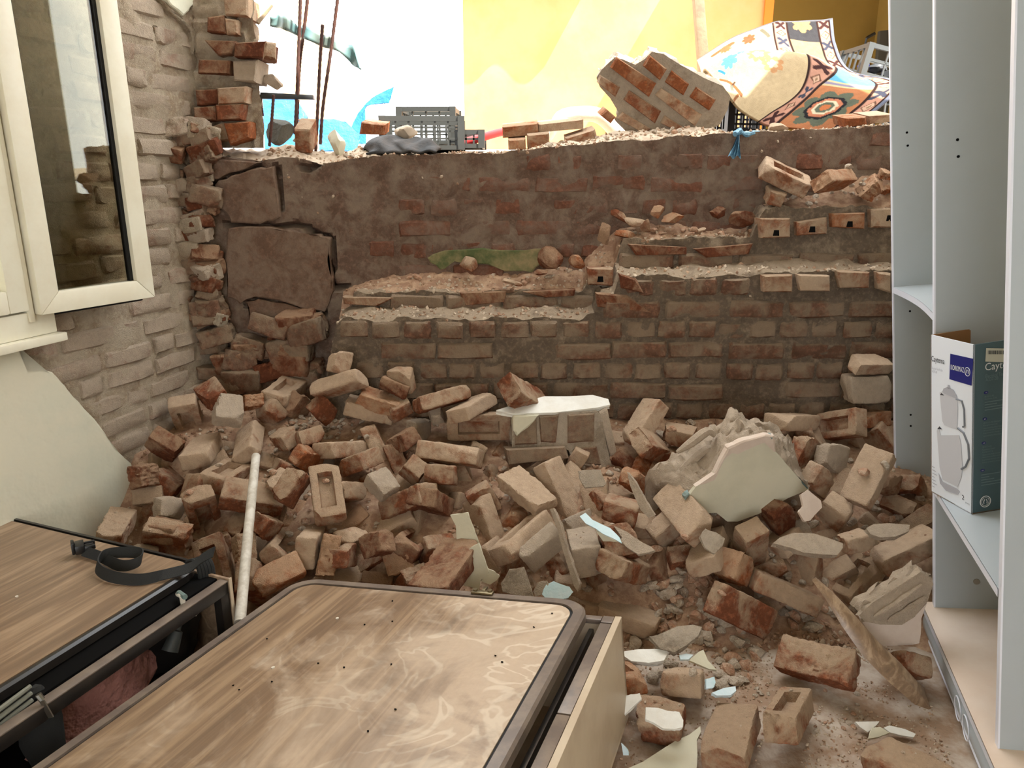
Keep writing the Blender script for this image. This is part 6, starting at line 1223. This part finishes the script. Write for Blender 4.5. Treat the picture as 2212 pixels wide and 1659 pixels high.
zones = [([(1340, 1180), (1520, 1180), (1700, 1300), (1860, 1330), (1850, 1370), (1400, 1330)], 46, .04, .4, '', '', (.016, .036)),
         ([(590, 900), (700, 880), (790, 900), (805, 960), (760, 990), (700, 965), (630, 935)], 40, .6, .2, 'grey gravel stone in the patch at the left centre of the pile', 'gravel patch on the pile', (.008, .017)),
         ([(1350, 1330), (1560, 1280), (1650, 1380), (1640, 1490), (1400, 1500)], 60, .2, .35, 'rubble stone between the bricks right of the front cabinet', 'stones right of the front cabinet', (.012, .034)),
         ([(1560, 1480), (1850, 1480), (1930, 1540), (1800, 1590), (1600, 1560)], 20, .3, .3, 'small stone on the bare floor near the shelf base', 'stones on the bare floor', (.006, .012)),
         ([(300, 960), (600, 900), (900, 960), (900, 1240), (700, 1240), (500, 1150), (330, 1160)], 24, .1, .5, 'rubble stone in a gap between bricks left of the middle', 'stones left of the middle', (.010, .022)),
         ([(900, 980), (1340, 980), (1340, 1300), (1000, 1240)], 24, .1, .4, 'rubble stone in a gap between bricks in the middle of the pile', 'stones in the middle', (.010, .022)),
         ([(1340, 900), (1920, 900), (2010, 1120), (1900, 1330), (1500, 1280)], 48, .12, .4, 'rubble stone in a gap between bricks on the right of the pile', 'stones on the right of the pile', (.012, .03))]
BN = {'brick', 'frogged_brick', 'brick_fragment'}
for P, cnt, pbk, pred, lab, grp, (r0, r1) in zones:
    xs = [p[0] for p in P]; ys = [p[1] for p in P]; k = 0; tr = 0
    while k < cnt and tr < cnt * 40:
        tr += 1; x = R.uniform(min(xs), max(xs)); y = R.uniform(min(ys), max(ys))
        if not inpoly(x, y, P): continue
        h = cast(CAM, ray(x, y).normalized())
        if not h or h[0].y > 2.95: continue
        nm = h[2].name.split('.')[0]
        if nm in BN and (R.random() > pbk or h[1].z < .5): continue
        if nm not in BN and nm not in ('rubble_mound', 'floor'): continue
        r = R.uniform(r0, r1); rd = R.random() < pred; near = sorted(LMK, key=lambda q: (q[0] - x) ** 2 + (q[1] - y) ** 2)[:2]
        l2 = f"{'tiny' if r < .011 else 'small' if r < .018 else 'larger'} {'reddish' if rd else 'grey'} rubble stone {rel(near[0], x, y)} the {near[0][2]}, {rel(near[1], x, y)} the {near[1][2]}"
        if len(l2.split()) > 16: l2 = l2.split(',')[0]
        stone(h[0] + ZU * r * .25, r, rd, l2, 'loose rubble stones in the pile'); k += 1
for cnt, (x0, x1, y0, y1), Y0, Y1, z_, lab, grp, (r0, r1), pred in ((12, (760, 1270, 0, 0), 2.84, 2.92, 1.3, 'small brick crumb on the long left ledge of the stepped wall', 'crumbs on the left ledge', (.008, .022), .8), (12, (1350, 1620, 0, 0), 2.83, 2.91, 1.3, 'broken stone on the middle ledge of the stepped wall', 'stones on the middle ledge', (.010, .03), .7), (20, (1690, 1925, 0, 0), 2.83, 2.92, 1.45, 'pale stone on the highest ledge of the stepped wall', 'stones on the highest ledge', (.010, .022), .2), (8, (780, 1270, 0, 0), 2.71, 2.80, 1.3, 'small crumb on the front lower ledge of the stepped wall', 'crumbs on the front ledge', (.005, .012), .6)):
    for _ in range(cnt):
        Yr = R.uniform(Y0, Y1); h = cast(Vector((xpx(R.uniform(x0, x1), 600, Yr), Yr, z_)), -ZU)
        if h and h[0].z > .6: r = R.uniform(r0, r1); stone(h[0] + ZU * r * .3, r, R.random() < pred, lab, grp)
for cnt, x0, x1, lab, grp, pred, rg_ in ((8, 540, 800, 'pale crumb of mortar on the wall top by the rebars', 'mortar crumbs by the rebars', .15, (.008, .02)), (6, 950, 1100, 'small crumb on the wall top by the crates', 'crumbs by the crates', .4, (.006, .014)), (16, 1180, 1530, 'white mortar stone at the foot of the big masonry chunk', 'mortar stones by the masonry chunk', .1, (.008, .02)), (8, 1540, 1925, 'white mortar crumb along the wall edge before the carpet', 'mortar crumbs by the carpet', .15, (.007, .016))):
    for _ in range(cnt):
        Yr = R.uniform(2.95, 3.10); h = cast(Vector((xpx(R.uniform(x0, x1), 330, Yr), Yr, 1.62)), -ZU)
        if h and 1.2 < h[0].z < 1.56: r = R.uniform(*rg_); stone(h[0] + ZU * r * .3, r, R.random() < pred, lab, grp)
# bigger shards on the ledges
for i, (x, y, Y, s, m_) in enumerate([(1190, 556, 2.87, (.05, .03, .058), 'd'), (1243, 566, 2.85, (.042, .03, .030), 'o'), (1168, 588, 2.84, (.03, .02, .016), 'd'), (1100, 608, 2.83, (.055, .03, .016), 'k'), (1305, 505, 2.88, (.035, .02, .045), 'd'), (1350, 505, 2.86, (.045, .03, .022), 'o'), (1340, 468, 2.90, (.05, .02, .02), 'p'), (1375, 480, 2.88, (.045, .025, .024), 'k'), (1420, 460, 2.90, (.032, .025, .03), 'o'), (1455, 472, 2.87, (.05, .03, .026), 'o'), (1395, 488, 2.86, (.025, .02, .028), 'd'), (1010, 572, 2.88, (.055, .025, .03), 'p'), (1600, 472, 2.88, (.06, .03, .035), 'd'), (1515, 498, 2.84, (.022, .016, .010), 'k'), (1550, 460, 2.90, (.035, .02, .03), 'd')]):
    o = chunk('brick_shard', s, 600 + i, BR[m_], None, 3, .3); o.location = atY(x, y, Y); o.rotation_euler = (R.uniform(-.3, .3), R.uniform(-.5, .5), R.uniform(-.4, .4))
    tag(o, ['tall dark red shard leaning left of the smooth orange shard on the ledge', 'smooth orange-brown shard lying on the left ledge', 'small red shard in front of the tall dark one', 'flat pale brick slip on the long left ledge', 'dark shard leaning at the foot of the middle step', 'orange brick slip at the corner of the middle step', 'brown shard at the back left of the middle ledge', 'dusty shard at the front left of the middle ledge', 'rounded orange shard highest on the middle ledge', 'large orange shard with a pale cap on the middle ledge', 'small dark shard in the middle ledge heap', 'brown lump below the green paint patch', 'dark shard against the wall at the right of the middle ledge', 'small pale slip on the front of the middle ledge', 'dark chip near the back of the middle ledge'][i], 'brick', 'shards on the ledges')
# fine gravel and dust: nobody could count it
rg2 = np.random.default_rng(5); base = [np.array([v.co for v in me.vertices]) for me in SM[:5]]
bmi = bmesh.new(); bmesh.ops.create_icosphere(bmi, subdivisions=1, radius=1); IV = np.array([v.co for v in bmi.verts]); IF = np.array([[v.index for v in f.verts] for f in bmi.faces]); bmi.free()
V1 = []; F1 = []; V2 = []; F2_ = []
def addp(p, r, red):
    A3 = rg2.normal(size=(3, 3)); q3, _ = np.linalg.qr(A3); v = (IV * (1 + .28 * rg2.normal(size=(len(IV), 1)))) * np.array([1, .8, .6]) * r @ q3.T + np.array(p)
    (V2 if red else V1).append(v); (F2_ if red else F1).append(IF + len(IV) * (len(V2 if red else V1) - 1))
for _ in range(11000):
    x = rg2.uniform(-1.4, 1.45); y = rg2.uniform(1.35, 2.9)
    if rg2.random() < .35: x = rg2.uniform(.25, 1.25); y = rg2.uniform(1.35, 1.9)
    h = cast(Vector((x, y, .85 if y < 2.66 else .78)), -ZU)
    if not h or h[0].z > .8: continue
    nm = h[2].name.split('.')[0]
    if nm in BN and (rg2.random() > .06 or h[1].z < .7): continue
    if nm not in BN and nm not in ('rubble_mound', 'floor', 'rubble_stone'): continue
    r = float(rg2.uniform(.002, .0105) if nm == 'rubble_mound' else rg2.uniform(.001, .0045)); addp(h[0] + ZU * r * .3, r, rg2.random() < .5)
for _ in range(2600):
    Yr = rg2.uniform(2.7, 3.12); h = cast(Vector((rg2.uniform(-1., 1.5), Yr, 1.6)), -ZU)
    if h and h[2].name.split('.')[0] in ('wall_back', 'wall_step_lower', 'wall_step_upper', 'mortar_debris', 'ledge_debris'): r = float(rg2.uniform(.002, .010)); addp(h[0], r, rg2.random() < .4)
tag(pyd('gravel', np.concatenate(V1), np.concatenate(F1), M_GRAVEL), 'fine grey gravel and mortar crumbs scattered over the rubble', 'gravel', kind='stuff')
tag(pyd('brick_grit', np.concatenate(V2), np.concatenate(F2_), M_GRIT), 'fine red-brown brick grit scattered over the rubble and floor', 'grit', kind='stuff')
